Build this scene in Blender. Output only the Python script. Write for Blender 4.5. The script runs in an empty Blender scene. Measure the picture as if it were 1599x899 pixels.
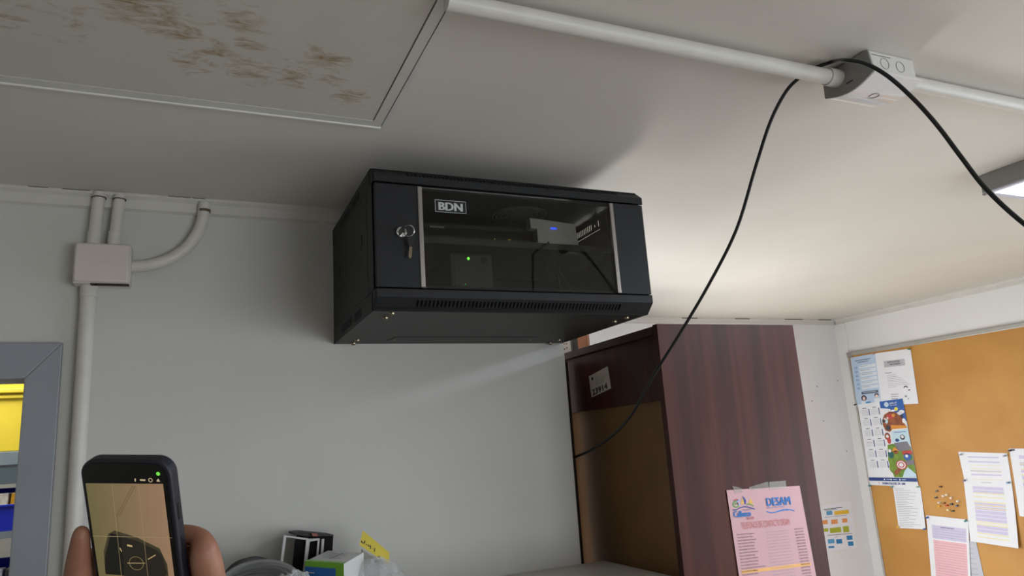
import bpy, bmesh, math, random
from mathutils import Vector, Matrix
random.seed(7)
PI = math.pi
C = bpy.context.scene.collection
FZ = 2.07                       # height of the network cabinet's underside above the floor
HC = 0.329 + FZ                 # ceiling height

# ------------------------------------------------------------------ camera
F_PX = 1117.9
YAW, PITCH, ROLL = 0.4259, 0.2158, -0.0669
CAM = Vector((-0.298, -1.682, -0.257 + FZ))
cy, sy, cp, sp = math.cos(YAW), math.sin(YAW), math.cos(PITCH), math.sin(PITCH)
_f = Vector((sy*cp, cy*cp, sp)); _r = Vector((cy, -sy, 0)); _u = _r.cross(_f)
RV = math.cos(ROLL)*_r + math.sin(ROLL)*_u
UV = -math.sin(ROLL)*_r + math.cos(ROLL)*_u
FV = _f
cam_data = bpy.data.cameras.new('camera'); cam = bpy.data.objects.new('camera', cam_data); C.objects.link(cam)
cam_data.sensor_width = 36; cam_data.lens = F_PX/1599*36; cam_data.clip_start = 0.02
cam.matrix_world = Matrix(((RV.x, UV.x, -FV.x, CAM.x), (RV.y, UV.y, -FV.y, CAM.y), (RV.z, UV.z, -FV.z, CAM.z), (0, 0, 0, 1)))
bpy.context.scene.camera = cam

# ------------------------------------------------------------------ world, lights, exposure
sc = bpy.context.scene
sc.view_settings.view_transform = 'Standard'; sc.view_settings.look = 'None'
sc.view_settings.gamma = 1; sc.view_settings.use_curve_mapping = False
sc.view_settings.exposure = 0.0
w = bpy.data.worlds.new('sky'); sc.world = w; w.use_nodes = True
w.node_tree.nodes['Background'].inputs[0].default_value = (0.75, 0.85, 1.0, 1)
w.node_tree.nodes['Background'].inputs[1].default_value = 1.5

def area(name, loc, target, sx, sy_, power, col, spread=PI):
    l = bpy.data.lights.new(name, 'AREA'); l.shape = 'RECTANGLE'; l.size = sx; l.size_y = sy_
    l.energy = power; l.color = col; l.spread = spread
    o = bpy.data.objects.new(name, l); C.objects.link(o); o.location = loc
    o.rotation_euler = (Vector(target)-Vector(loc)).to_track_quat('-Z', 'Y').to_euler()
    return o
area('far_window_daylight', (1.60, 1.27, 1.30), (2.5, 0, 1.15), 1.2, 1.0, 24, (1.0, 0.97, 0.92))
area('sunlit_yard_bounce', (3.44, 4.88, 0.16), (0.6, -0.43, 2.30), 1.2, 1.0, 155, (1.0, 0.96, 0.88))
area('right_window_daylight', (3.04, -1.75, 1.45), (0, -1.5, 1.45), 1.7, 1.1, 20, (0.88, 0.94, 1.0))
area('rear_window_daylight', (1.5, -3.94, 1.30), (1.3, 0, 1.2), 1.8, 1.1, 30, (0.97, 0.98, 1.0))
area('storeroom_fill', (-1.2, 0.9, 2.36), (-1.0, 1.1, 0), 0.9, 0.5, 12.5, (1.0, 0.97, 0.92))  # unseen area light added to brighten the storeroom

# ------------------------------------------------------------------ helpers
def lin(c): return tuple(((x/255)/12.92 if x/255 <= 0.04045 else ((x/255+0.055)/1.055)**2.4) for x in c)
def ray(u, v): return RV*((u-799.5)/F_PX) - UV*((v-449.5)/F_PX) + FV
def at(ax, val, u, v):          # a photograph direction met with the plane axis = val
    d = ray(u, v); t = (val-CAM[ax])/d[ax]; return CAM + d*t
def atd(dist, u, v):
    return CAM + ray(u, v)*dist

MATS = {}
def mat(name, rgb, rough=0.5, metal=0.0, noise=0.0, nscale=8.0, bump=0.0, bscale=60.0, emit=None, estr=1.0, spec=0.5,
        coat=0.0, alpha=1.0, stretch=None, rgb2=None):
    if name in MATS: return MATS[name]
    m = bpy.data.materials.new(name); m.use_nodes = True; nt = m.node_tree; b = nt.nodes['Principled BSDF']
    col = lin(rgb)
    b.inputs['Base Color'].default_value = (*col, 1); b.inputs['Roughness'].default_value = rough
    b.inputs['Metallic'].default_value = metal; b.inputs['Specular IOR Level'].default_value = spec
    b.inputs['Coat Weight'].default_value = coat; b.inputs['Alpha'].default_value = alpha
    if emit is not None:
        b.inputs['Emission Color'].default_value = (*lin(emit), 1); b.inputs['Emission Strength'].default_value = estr
    if noise or bump:
        tc = nt.nodes.new('ShaderNodeTexCoord'); mp = nt.nodes.new('ShaderNodeMapping')
        nt.links.new(tc.outputs['Object'], mp.inputs[0])
        if stretch: mp.inputs['Scale'].default_value = stretch
    if noise:
        n = nt.nodes.new('ShaderNodeTexNoise'); n.inputs['Scale'].default_value = nscale; n.inputs['Detail'].default_value = 5
        nt.links.new(mp.outputs[0], n.inputs['Vector'])
        r = nt.nodes.new('ShaderNodeValToRGB'); c2 = lin(rgb2) if rgb2 else tuple(x*(1-noise) for x in col)
        r.color_ramp.elements[0].position = 0.35; r.color_ramp.elements[1].position = 0.65
        r.color_ramp.elements[0].color = (*c2, 1); r.color_ramp.elements[1].color = (*col, 1)
        nt.links.new(n.outputs['Fac'], r.inputs[0]); nt.links.new(r.outputs[0], b.inputs['Base Color'])
    if bump:
        n2 = nt.nodes.new('ShaderNodeTexNoise'); n2.inputs['Scale'].default_value = bscale; n2.inputs['Detail'].default_value = 3
        nt.links.new(mp.outputs[0], n2.inputs['Vector'])
        bp = nt.nodes.new('ShaderNodeBump'); bp.inputs['Strength'].default_value = bump; bp.inputs['Distance'].default_value = 0.002
        nt.links.new(n2.outputs['Fac'], bp.inputs['Height']); nt.links.new(bp.outputs[0], b.inputs['Normal'])
    MATS[name] = m; return m

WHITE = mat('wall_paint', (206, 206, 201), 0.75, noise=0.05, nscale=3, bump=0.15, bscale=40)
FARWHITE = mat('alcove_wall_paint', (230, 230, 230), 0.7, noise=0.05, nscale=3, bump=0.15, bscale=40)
CEIL = mat('ceiling_paint', (214, 210, 201), 0.65, noise=0.03, nscale=4, bump=0.1, bscale=20)
TRIM = mat('trim_paint', (212, 211, 205), 0.45, noise=0.06, nscale=14, bump=0.15, bscale=30)
FLOORM = mat('floor_vinyl', (150, 140, 128), 0.4, noise=0.15, nscale=6)
CASING = mat('door_casing_paint', (150, 155, 162), 0.4, noise=0.06, nscale=10)
PVC = mat('painted_pvc', (214, 212, 205), 0.4, noise=0.06, nscale=25, bump=0.2, bscale=90)
GRIME = mat('grime', (120, 105, 82), 0.9, noise=0.4, nscale=60)
CRACK_SHADE = mat('dark_crack_and_shade', (60, 54, 48), 0.9, noise=0.3, nscale=60)  # dark tone of paint cracks, also painted as shade in the hatch grooves
JBOX = mat('junction_box_plastic', (216, 208, 202), 0.32, noise=0.03, nscale=12)
BOXGREY = mat('box_grey_plastic', (150, 150, 146), 0.35, noise=0.04, nscale=20)
BOXWHITE = mat('box_white_plastic', (215, 214, 210), 0.3, noise=0.03, nscale=20)
LIDM = mat('box_lid_gloss', (232, 230, 228), 0.08, noise=0.02, nscale=20, coat=0.6)
RACK = mat('rack_black_powder_coat', (33, 35, 38), 0.5, spec=.28, noise=0.08, nscale=30, bump=0.12, bscale=700)
RACKIN = mat('rack_inner_black', (30, 30, 30), 0.6, noise=0.1, nscale=20)
ALU = mat('brushed_aluminium', (170, 165, 160), 0.32, metal=0.9, noise=0.1, nscale=80, stretch=(1, 1, 0.05))
CHROME = mat('chrome', (225, 225, 225), 0.12, metal=1.0, noise=0.03, nscale=30)
BRASS = mat('worn_zinc_brass', (150, 140, 118), 0.22, metal=1.0, noise=0.15, nscale=200)
BLACKP = mat('black_plastic', (22, 22, 24), 0.35, noise=0.1, nscale=30)
CABLE = mat('black_cable_jacket', (20, 23, 28), 0.45, noise=0.1, nscale=60)
DARKGREY = mat('dark_grey_plastic', (70, 70, 68), 0.45, noise=0.08, nscale=30)
LOGO = mat('logo_grey', (190, 196, 196), 0.5, noise=0.03, nscale=60)
ROUTER = mat('router_white_plastic', (245, 245, 245), 0.35, noise=0.03, nscale=30)
PAPER = mat('white_paper', (232, 234, 240), 0.75, noise=0.03, nscale=10)
INK = mat('black_ink', (45, 42, 45), 0.7, noise=0.1, nscale=50)
INKG = mat('grey_ink', (150, 152, 158), 0.7, noise=0.1, nscale=50)
YELLOWBAND = mat('yellow_highlight', (238, 226, 160), 0.7, noise=0.05, nscale=40)
LILAC = mat('lilac_print', (205, 200, 228), 0.7, noise=0.05, nscale=40)

class MB:
    def __init__(s): s.v = []; s.f = []; s.mi = []; s.mats = []; s.cur = 0
    def m(s, material):
        if material not in s.mats: s.mats.append(material)
        s.cur = s.mats.index(material); return s
    def add(s, vs, fs):
        n = len(s.v); s.v += [Vector(v) for v in vs]
        for f in fs: s.f.append([i+n for i in f]); s.mi.append(s.cur)
        return s
    def box(s, a, b):
        x0, y0, z0 = a; x1, y1, z1 = b
        return s.obox((x0, y0, z0), (x1-x0, 0, 0), (0, y1-y0, 0), (0, 0, z1-z0))
    def obox(s, o, u, v, w_):
        o, u, v, w_ = map(Vector, (o, u, v, w_))
        vs = [o, o+u, o+u+v, o+v, o+w_, o+u+w_, o+u+v+w_, o+v+w_]
        return s.add(vs, [(0, 3, 2, 1), (4, 5, 6, 7), (0, 1, 5, 4), (1, 2, 6, 5), (2, 3, 7, 6), (3, 0, 4, 7)])
    def quad(s, a, b, c, d): return s.add([a, b, c, d], [(0, 1, 2, 3)])
    def prism(s, pts, ext):
        pts = [Vector(p) for p in pts]; e = Vector(ext); n = len(pts)
        vs = pts + [p+e for p in pts]
        return s.add(vs, [tuple(range(n))[::-1], tuple(range(n, 2*n))] + [(i, (i+1) % n, n+(i+1) % n, n+i) for i in range(n)])
    def tube(s, pts, r, seg=12, caps=True):
        pts = [Vector(p) for p in pts]; rr = r if isinstance(r, (list, tuple)) else [r]*len(pts)
        t0 = (pts[1]-pts[0]).normalized(); ref = Vector((0, 0, 1)) if abs(t0.z) < 0.9 else Vector((1, 0, 0))
        nrm = t0.cross(ref).normalized(); vs = []; fs = []
        for i, p in enumerate(pts):
            t = (pts[min(i+1, len(pts)-1)]-pts[max(i-1, 0)]).normalized()
            nrm = (nrm - t*nrm.dot(t)).normalized(); bn = t.cross(nrm)
            for k in range(seg):
                a = 2*PI*k/seg; vs.append(p+(nrm*math.cos(a)+bn*math.sin(a))*rr[i])
        for i in range(len(pts)-1):
            for k in range(seg):
                k2 = (k+1) % seg; fs.append((i*seg+k, i*seg+k2, (i+1)*seg+k2, (i+1)*seg+k))
        if caps:
            fs.append(tuple(range(seg))[::-1]); fs.append(tuple((len(pts)-1)*seg+k for k in range(seg)))
        return s.add(vs, fs)
    def lathe(s, o, axis, prof, seg=20):        # prof: (distance along axis, radius)
        o = Vector(o); ax = Vector(axis).normalized()
        return s.tube([o+ax*a for a, r in prof], [max(r, 1e-5) for a, r in prof], seg) if all(prof[i+1][0] != prof[i][0] for i in range(len(prof)-1)) else s._lathe(o, ax, prof, seg)
    def _lathe(s, o, ax, prof, seg):
        ref = Vector((0, 0, 1)) if abs(ax.z) < 0.9 else Vector((1, 0, 0)); n = ax.cross(ref).normalized(); b = ax.cross(n); vs = []; fs = []
        for a, r in prof:
            for k in range(seg):
                t = 2*PI*k/seg; vs.append(o+ax*a+(n*math.cos(t)+b*math.sin(t))*max(r, 1e-5))
        for i in range(len(prof)-1):
            for k in range(seg):
                k2 = (k+1) % seg; fs.append((i*seg+k, i*seg+k2, (i+1)*seg+k2, (i+1)*seg+k))
        fs.append(tuple(range(seg))[::-1]); fs.append(tuple((len(prof)-1)*seg+k for k in range(seg)))
        return s.add(vs, fs)
    def ring(s, o, axis, R, r, seg=28, sub=6):
        ax = Vector(axis).normalized(); ref = Vector((0, 0, 1)) if abs(ax.z) < 0.9 else Vector((1, 0, 0))
        n = ax.cross(ref).normalized(); b = ax.cross(n); o = Vector(o); vs = []; fs = []
        for i in range(seg):
            a = 2*PI*i/seg; d = n*math.cos(a)+b*math.sin(a)
            for k in range(sub):
                t = 2*PI*k/sub; vs.append(o+d*(R+r*math.cos(t))+ax*(r*math.sin(t)))
        for i in range(seg):
            for k in range(sub):
                i2 = (i+1) % seg; k2 = (k+1) % sub; fs.append((i*sub+k, i2*sub+k, i2*sub+k2, i*sub+k2))
        return s.add(vs, fs)
    def disc(s, o, axis, r, seg=20):
        ax = Vector(axis).normalized(); ref = Vector((0, 0, 1)) if abs(ax.z) < 0.9 else Vector((1, 0, 0))
        n = ax.cross(ref).normalized(); b = ax.cross(n); o = Vector(o)
        return s.add([o+(n*math.cos(2*PI*i/seg)+b*math.sin(2*PI*i/seg))*r for i in range(seg)], [tuple(range(seg))])
    def holes(s, o, u, v, n, W, H, hs, th):    # a sheet W x H with rectangular holes; u, v, n unit vectors, th thickness along n
        o, u, v, n = map(Vector, (o, u, v, n))
        us = sorted(set([0, W]+[h[0] for h in hs]+[h[2] for h in hs])); vs_ = sorted(set([0, H]+[h[1] for h in hs]+[h[3] for h in hs]))
        def solid(i, j):
            if i < 0 or j < 0 or i >= len(us)-1 or j >= len(vs_)-1: return False
            cu = (us[i]+us[i+1])/2; cv = (vs_[j]+vs_[j+1])/2
            return not any(h[0] < cu < h[2] and h[1] < cv < h[3] for h in hs)
        P = lambda a, b, k: o+u*a+v*b+n*(th*k)
        for i in range(len(us)-1):
            for j in range(len(vs_)-1):
                if not solid(i, j): continue
                a0, a1, b0, b1 = us[i], us[i+1], vs_[j], vs_[j+1]
                s.quad(P(a0, b0, 0), P(a0, b1, 0), P(a1, b1, 0), P(a1, b0, 0)); s.quad(P(a0, b0, 1), P(a1, b0, 1), P(a1, b1, 1), P(a0, b1, 1))
                if not solid(i-1, j): s.quad(P(a0, b0, 0), P(a0, b0, 1), P(a0, b1, 1), P(a0, b1, 0))
                if not solid(i+1, j): s.quad(P(a1, b0, 0), P(a1, b1, 0), P(a1, b1, 1), P(a1, b0, 1))
                if not solid(i, j-1): s.quad(P(a0, b0, 0), P(a1, b0, 0), P(a1, b0, 1), P(a0, b0, 1))
                if not solid(i, j+1): s.quad(P(a0, b1, 0), P(a0, b1, 1), P(a1, b1, 1), P(a1, b1, 0))
        return s
    def text(s, string, mapf, size, bold=0.0, align='LEFT', wscale=1.0):
        cu = bpy.data.curves.new('t', 'FONT'); cu.body = string; cu.size = size; cu.offset = bold; cu.resolution_u = 2; cu.align_x = align
        to = bpy.data.objects.new('t', cu); me = bpy.data.meshes.new_from_object(to)
        s.add([mapf(v.co.x*wscale, v.co.y) for v in me.vertices], [tuple(p.vertices) for p in me.polygons])
        bpy.data.objects.remove(to); bpy.data.curves.remove(cu); bpy.data.meshes.remove(me); return s
    def build(s, name, material=None, parent=None, smooth=False, bevel=0.0, bseg=2, weld=False, recalc=True):
        me = bpy.data.meshes.new(name)
        off = Vector(parent['_loc']) if parent is not None else Vector((0, 0, 0))
        if parent is None:                      # origin at the base centre of a single-mesh thing
            xs = [v.x for v in s.v]; ys = [v.y for v in s.v]; zs = [v.z for v in s.v]
            off = Vector(((min(xs)+max(xs))/2, (min(ys)+max(ys))/2, min(zs)))
        me.from_pydata([v-off for v in s.v], [], s.f)
        mats = s.mats if s.mats else [material]
        for mm in mats: me.materials.append(mm)
        if s.mats: me.polygons.foreach_set('material_index', s.mi)
        if recalc or weld:
            bm = bmesh.new(); bm.from_mesh(me)
            if weld: bmesh.ops.remove_doubles(bm, verts=bm.verts, dist=1e-5)
            if recalc: bmesh.ops.recalc_face_normals(bm, faces=bm.faces)
            bm.to_mesh(me); bm.free()
        if smooth:
            me.polygons.foreach_set('use_smooth', [True]*len(me.polygons))
            me.set_sharp_from_angle(angle=math.radians(42))
        me.update()
        o = bpy.data.objects.new(name, me); C.objects.link(o)
        if parent is not None:
            o.parent = parent; o['_loc'] = list(off)
        else:
            o.location = off; o['_loc'] = list(off)
        if bevel:
            b = o.modifiers.new('bevel', 'BEVEL'); b.width = bevel; b.segments = bseg; b.limit_method = 'ANGLE'; b.angle_limit = math.radians(40)
        return o
def tag(o, label, cat, group=None):
    o['label'] = label; o['category'] = cat
    if group: o['group'] = group
    return o
def thing(name, label, cat, loc, group=None):
    o = bpy.data.objects.new(name, None); o.empty_display_size = 0.05; C.objects.link(o); o.location = loc; o['_loc'] = list(loc)
    return tag(o, label, cat, group)
def struct(o): o['kind'] = 'structure'; return o
def B(a, b): return MB().box(a, b)
def spline(pts, n=8):
    pts = [Vector(p) for p in pts]; P = [pts[0]*2-pts[1]]+pts+[pts[-1]*2-pts[-2]]; out = []
    for i in range(1, len(P)-2):
        for k in range(n):
            t = k/n; a, b, c, d = P[i-1], P[i], P[i+1], P[i+2]
            out.append(0.5*((2*b)+(c-a)*t+(2*a-5*b+4*c-d)*t*t+(-a+3*b-3*c+d)*t**3))
    return out+[pts[-1]]

# ------------------------------------------------------------------ the setting
XR, YF, XL, YB = 3.09, 1.31, -2.6, -4.0
XE = 0.605                       # the partition's free corner
struct(B((XL-.1, YB-.1, -0.08), (XR+.1, 2.5, 0)).build('floor', FLOORM))
cm = MB().box((XL-.1, YB-.1, HC), (XR+.1, 2.5, HC+0.08))
struct(cm.build('ceiling', CEIL))
# partition with the door opening
DX0, DX1, DZ = -1.50, -0.601, 2.003
pm = MB().box((DX1+.012, 0, 0), (XE, 0.08, HC)).box((XL, 0, 0), (DX0-.012, 0.08, HC)).box((DX0-.012, 0, DZ+.012), (DX1+.012, 0.08, HC))
struct(pm.build('wall_partition', WHITE))
struct(B((XE-0.08, 0.08, 0), (XE, YF, HC)).build('wall_alcove', FARWHITE))
# far wall with a window hidden behind the tall bookcase
WX0, WX1, WZ0, WZ1 = 0.95, 2.30, 0.75, 2.05
fw = MB().box((XE-.08, YF, 0), (WX0, YF+.1, HC)).box((WX1, YF, 0), (XR, YF+.1, HC)).box((WX0, YF, 0), (WX1, YF+.1, WZ0)).box((WX0, YF, WZ1), (WX1, YF+.1, HC))
wfar = struct(fw.build('wall_far', FARWHITE))
for hx in [(1276, 603), (1286, 657), (1308, 594), (1268, 626), (1322, 704)]:
    MB().lathe(at(1, YF, *hx)+Vector((0, -.0006, 0)), (0, 1, 0), [(0, .0028), (.0005, .0034)], 10).build('nail_hole', CRACK_SHADE, wfar)
rw = MB().box((XR, -0.85, 0), (XR+.1, YF+.1, HC)).box((XR, YB, 0), (XR+.1, -2.65, HC)).box((XR, -2.65, 0), (XR+.1, -0.85, .88)).box((XR, -2.65, 2.02), (XR+.1, -0.85, HC))
struct(rw.build('wall_right', FARWHITE))
struct(B((XL-.1, YB, 0), (XL, 2.4, HC)).build('wall_left', WHITE))
bw = MB().box((XL, YB-.1, 0), (.6, YB, HC)).box((2.4, YB-.1, 0), (XR, YB, HC)).box((.6, YB-.1, 0), (2.4, YB, .73)).box((.6, YB-.1, 1.87), (2.4, YB, HC))
struct(bw.build('wall_rear', WHITE))
struct(B((XL, 2.3, 0), (XE-.08, 2.4, HC)).build('wall_storeroom', mat('storeroom_wall_paint', (196, 198, 200), 0.7, noise=0.05)))
GLASSW = mat('window_glass', (235, 240, 242), 0.05, noise=0.02, alpha=0.06)
def window(nm, p, ax, mullion=True):          # frame bars and pane in an opening, p = (u0, u1, z0, z1, w)
    u0, u1, z0, z1, w0 = p; m = MB(); g = MB(); d = 0.05
    def bx(mm, a, b, c, d_, t0, t1):
        if ax == 1: mm.box((a, t0, c), (b, t1, d_))
        else: mm.box((t0, a, c), (t1, b, d_))
    for a, b, c, e in [(u0, u0+d, z0, z1), (u1-d, u1, z0, z1), (u0, u1, z0, z0+d), (u0, u1, z1-d, z1), ((u0+u1)/2-d/2, (u0+u1)/2+d/2, z0, z1)][:5 if mullion else 4]: bx(m, a, b, c, e, w0, w0+0.05)
    o = struct(m.build(nm, TRIM)); bx(g, u0+.02, u1-.02, z0+.02, z1-.02, w0+.022, w0+.026); gp = g.build('pane', GLASSW, o); return o
window('window_1', (WX0, WX1, WZ0, WZ1, YF+.04), 1, False); window('window_2', (-2.65, -.85, .88, 2.02, XR+.04), 0)
window('window_3', (.6, 2.4, .73, 1.87, YB-.09), 1)
# cornices
def cornice(nm, a, b, n, h=0.036, d=0.012):
    a = Vector(a); b = Vector(b); n = Vector(n)
    prof = [(0, 0), (d*1.5, 0), (d*1.5, -0.006), (d*.8, -0.012), (d*.8, -h+.004), (0, -h)]
    m = MB().prism([a+n*p+Vector((0, 0, q)) for p, q in prof], b-a)
    return struct(m.build(nm, TRIM))
cornice('trim_1', (XL, 0, HC), (XE, 0, HC), (0, -1, 0))
cornice('trim_2', (XE, YF, HC), (XR, YF, HC), (0, -1, 0), 0.03)
cornice('trim_3', (XR, YB, HC), (XR, YF-.018, HC), (-1, 0, 0), 0.03)
struct(B((XR-.006, YF-.075, 0), (XR, YF, HC-.03)).build('trim_4', FARWHITE))
# dark cracks of old paint along the cornice
cr = MB()
for (x0, x1) in [(-0.62, -0.585), (-0.56, -0.51), (-0.36, -0.315), (-0.31, -0.285)]:
    cr.box((x0, -.0188, HC-.0012), (x1, -.0178, HC-.0002))
o = struct(cr.build('trim_5', CRACK_SHADE))
cr = MB()
for (x0, x1) in [(2.0, 2.10), (2.35, 2.45), (2.7, 2.83), (2.95, 3.05)]: cr.box((x0, YF-.0195, HC-.004), (x1, YF-.018, HC-.0002))
struct(cr.build('trim_6', CRACK_SHADE))
# door lining and casing
dm = MB().box((DX1, .0001, 0), (DX1+.0119, .084, DZ)).box((DX0-.0119, .0001, 0), (DX0, .084, DZ)).box((DX0-.0119, .0001, DZ), (DX1+.0119, .084, DZ+.0119))
door = struct(dm.build('door_1', CASING))
cs = MB()
cs.prism([(DX1, -.014, 0), (DX1+.060, -.014, 0), (DX1+.060, -.014, DZ+.071), (DX1, -.014, DZ)], (0, .0138, 0))
cs.build('casing', CASING, door, bevel=.002)
cs = MB().prism([(DX1, -.014, DZ), (DX1+.060, -.014, DZ+.071), (DX0-.06, -.014, DZ+.071), (DX0, -.014, DZ)], (0, .0138, 0)); cs.build('casing', CASING, door, bevel=.002)
cs = MB().prism([(DX0, -.014, 0), (DX0-.060, -.014, 0), (DX0-.060, -.014, DZ+.071), (DX0, -.014, DZ)], (0, .0138, 0)); cs.build('casing', CASING, door, bevel=.002)

# ceiling hatch with water stains
def stain_mat():
    m = bpy.data.materials.new('hatch_panel_stained'); m.use_nodes = True; nt = m.node_tree; b = nt.nodes['Principled BSDF']; L = nt.links.new
    b.inputs['Roughness'].default_value = 0.7
    tc = nt.nodes.new('ShaderNodeTexCoord')
    mp = nt.nodes.new('ShaderNodeMapping'); mp.inputs['Scale'].default_value = (24, 52, 1); mp.inputs['Rotation'].default_value = (0, 0, 0.25); L(tc.outputs['Object'], mp.inputs[0])
    n = nt.nodes.new('ShaderNodeTexNoise'); n.inputs['Scale'].default_value = 1.0; n.inputs['Detail'].default_value = 7; n.inputs['Roughness'].default_value = .70; n.inputs['Distortion'].default_value = .9; L(mp.outputs[0], n.inputs['Vector'])
    masks = None
    pxs = [((215, 5), .10, 1), ((250, 22), .07, 1), ((290, 50), .06, 1), ((380, 28), .07, 1), ((385, 65), .055, .9), ((300, 90), .07, .9), ((500, 88), .075, 1), ((395, 108), .08, 1), ((460, 118), .07, .95), ((550, 145), .06, 1), ((340, 75), .06, .9), ((520, 120), .05, .85), ((110, 30), .12, .55), ((20, 20), .09, .6)]
    for (px, rad, wt) in pxs:
        p = at(2, HC, *px)-HATCH_O
        d = nt.nodes.new('ShaderNodeVectorMath'); d.operation = 'DISTANCE'; L(tc.outputs['Object'], d.inputs[0]); d.inputs[1].default_value = (p.x, p.y, 0)
        mr = nt.nodes.new('ShaderNodeMapRange'); mr.interpolation_type = 'SMOOTHSTEP'; mr.inputs[1].default_value = 0; mr.inputs[2].default_value = rad; mr.inputs[3].default_value = wt; mr.inputs[4].default_value = 0
        L(d.outputs['Value'], mr.inputs[0])
        if masks is None: masks = mr.outputs[0]
        else:
            mx = nt.nodes.new('ShaderNodeMath'); mx.operation = 'MAXIMUM'; L(masks, mx.inputs[0]); L(mr.outputs[0], mx.inputs[1]); masks = mx.outputs[0]
    mu = nt.nodes.new('ShaderNodeMath'); mu.operation = 'MULTIPLY_ADD'; L(masks, mu.inputs[0]); mu.inputs[1].default_value = .26; L(n.outputs['Fac'], mu.inputs[2])
    mr = nt.nodes.new('ShaderNodeMapRange'); mr.inputs[1].default_value = .64; mr.inputs[2].default_value = .88; L(mu.outputs[0], mr.inputs[0])
    n2 = nt.nodes.new('ShaderNodeTexNoise'); n2.inputs['Scale'].default_value = 9; L(tc.outputs['Object'], n2.inputs['Vector'])
    r2 = nt.nodes.new('ShaderNodeValToRGB'); r2.color_ramp.elements[0].color = (*lin((196, 193, 183)), 1); r2.color_ramp.elements[1].color = (*lin((208, 205, 196)), 1); L(n2.outputs['Fac'], r2.inputs[0])
    mix = nt.nodes.new('ShaderNodeMix'); mix.data_type = 'RGBA'; L(mr.outputs[0], mix.inputs[0]); L(r2.outputs[0], mix.inputs[6]); mix.inputs[7].default_value = (*lin((152, 126, 90)), 1)
    L(mix.outputs[2], b.inputs['Base Color']); return m
HATCH_O = Vector((-.45, -.95, HC-.004))
hatch = thing('ceiling_hatch', 'stained white ceiling hatch panel with brown water marks in the top left', 'hatch', HATCH_O)
MB().box((-1.15, -1.6, HC-.004), (-.0175, -.512, HC)).build('panel', stain_mat(), hatch)
rails = [((-.0155, -1.6), (.0022, -.4885)), ((.0040, -1.6), (.0130, -.4815))]
MB().box((-.0155, -1.6, HC-.005), (.0010, -.490, HC)).build('frame_rail', TRIM, hatch)
MB().box((.0040, -1.6, HC-.003), (.0130, -.4875, HC)).build('frame_rail', TRIM, hatch)
MB().box((-1.15, -.5105, HC-.005), (-.0158, -.490, HC)).build('frame_rail', TRIM, hatch)
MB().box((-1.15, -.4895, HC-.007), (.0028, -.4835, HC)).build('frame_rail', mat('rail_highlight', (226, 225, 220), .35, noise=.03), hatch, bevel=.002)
MB().box((-.0175, -1.6, HC-.0012), (-.0157, -.5125, HC)).box((.0011, -1.6, HC-.0008), (.0039, -.487, HC)).build('gap_shade', CRACK_SHADE, hatch)  # dark strips stand in for the shade inside the frame grooves

# ------------------------------------------------------------------ conduits and box on the partition
def cyl_thing(name, label, pts, r, sleeves=(), mt=PVC, cat='pipe', group=None):
    t = thing(name, label, cat, Vector(pts[0]), group)
    MB().tube(pts, r, 20).build('pipe', mt, t, smooth=True)
    for (a, b, rr) in sleeves:
        MB().tube([a, b], rr, 20).build('coupling', mt, t, smooth=True, bevel=.001)
    return t
yb = -.016
def wp(u, v, y=yb): return at(1, y, u, v)
lo_top = wp(139.5, 436); lo_bot = Vector((lo_top.x, yb, 0.001))
t = cyl_thing('wall_conduit', 'white painted conduit running down from the wall junction box beside the doorway', [lo_top, lo_bot], .0145, [(wp(139.4, 440), wp(138.5, 465), .0162)])
a, b = wp(145.8, 384), wp(155, 304); a2 = a+(b-a)*.27
b = b+(b-a)*.04
t = cyl_thing('wall_conduit', 'short white conduit above the wall junction box, left of its pair', [a, b], .0122, [(a, a2, .0138)])
MB().ring(b+Vector((0, 0, -.012)), (0, 0, 1), .0132, .0012, 20, 5).build('cracked_paint', CRACK_SHADE, t)
a, b = wp(177.5, 384), wp(187, 305); a2 = a+(b-a)*.27
t = cyl_thing('wall_conduit', 'short white conduit above the wall junction box, right of its pair', [a, b], .0112, [(a, a2, .0130)])
MB().ring(b+Vector((0, 0, -.010)), (0, 0, 1), .0122, .0012, 20, 5).build('cracked_paint', CRACK_SHADE, t)
pts = [wp(*q) for q in [(200, 416), (212, 415.6), (236.8, 413), (264.8, 404), (290, 387.7), (307, 366), (316, 344), (319.5, 317)]]
t = cyl_thing('wall_conduit', 'curved white conduit bending from the box side up to the cornice', spline(pts, 6), .0122)
MB().tube([pts[-1]+Vector((0.0, 0, -.022)), pts[-1]+Vector((0, 0, -.016))], .0132, 16).build('rust_mark', GRIME, t, smooth=True)
# box
q0, q1 = at(1, -.05, 113.7, 439), at(1, -.05, 204, 382)
t = thing('wall_junction_box', 'cream white plastic junction box on the wall where four conduits meet', 'junction box', ((q0.x+q1.x)/2, 0, q0.z))
MB().box((q0.x-.002, -.046, q0.z-.002), (q1.x+.002, -.0005, q1.z+.0015)).build('box_base', PVC, t, bevel=.003)
MB().box((q0.x, -.052, q0.z), (q1.x, -.044, q1.z)).build('lid', JBOX, t, bevel=.005, bseg=3, smooth=True)
MB().ring(((q0.x+q1.x)/2+.002, -.0521, (q0.z+q1.z)/2+.006), (0, 1, 0), .0065, .0005, 24, 5).build('knockout', JBOX, t, smooth=True)
fl = MB().box((q0.x+.03, -.0475, q0.z-.0036), (q1.x, -.030, q0.z-.0022))
for i in range(8):
    x = q0.x+.034+random.random()*.072; fl.box((x, -.047, q0.z-.0048), (x+.003, -.035-random.random()*.01, q0.z-.0022))
fl.build('peeling_paint', CRACK_SHADE, t)

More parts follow.
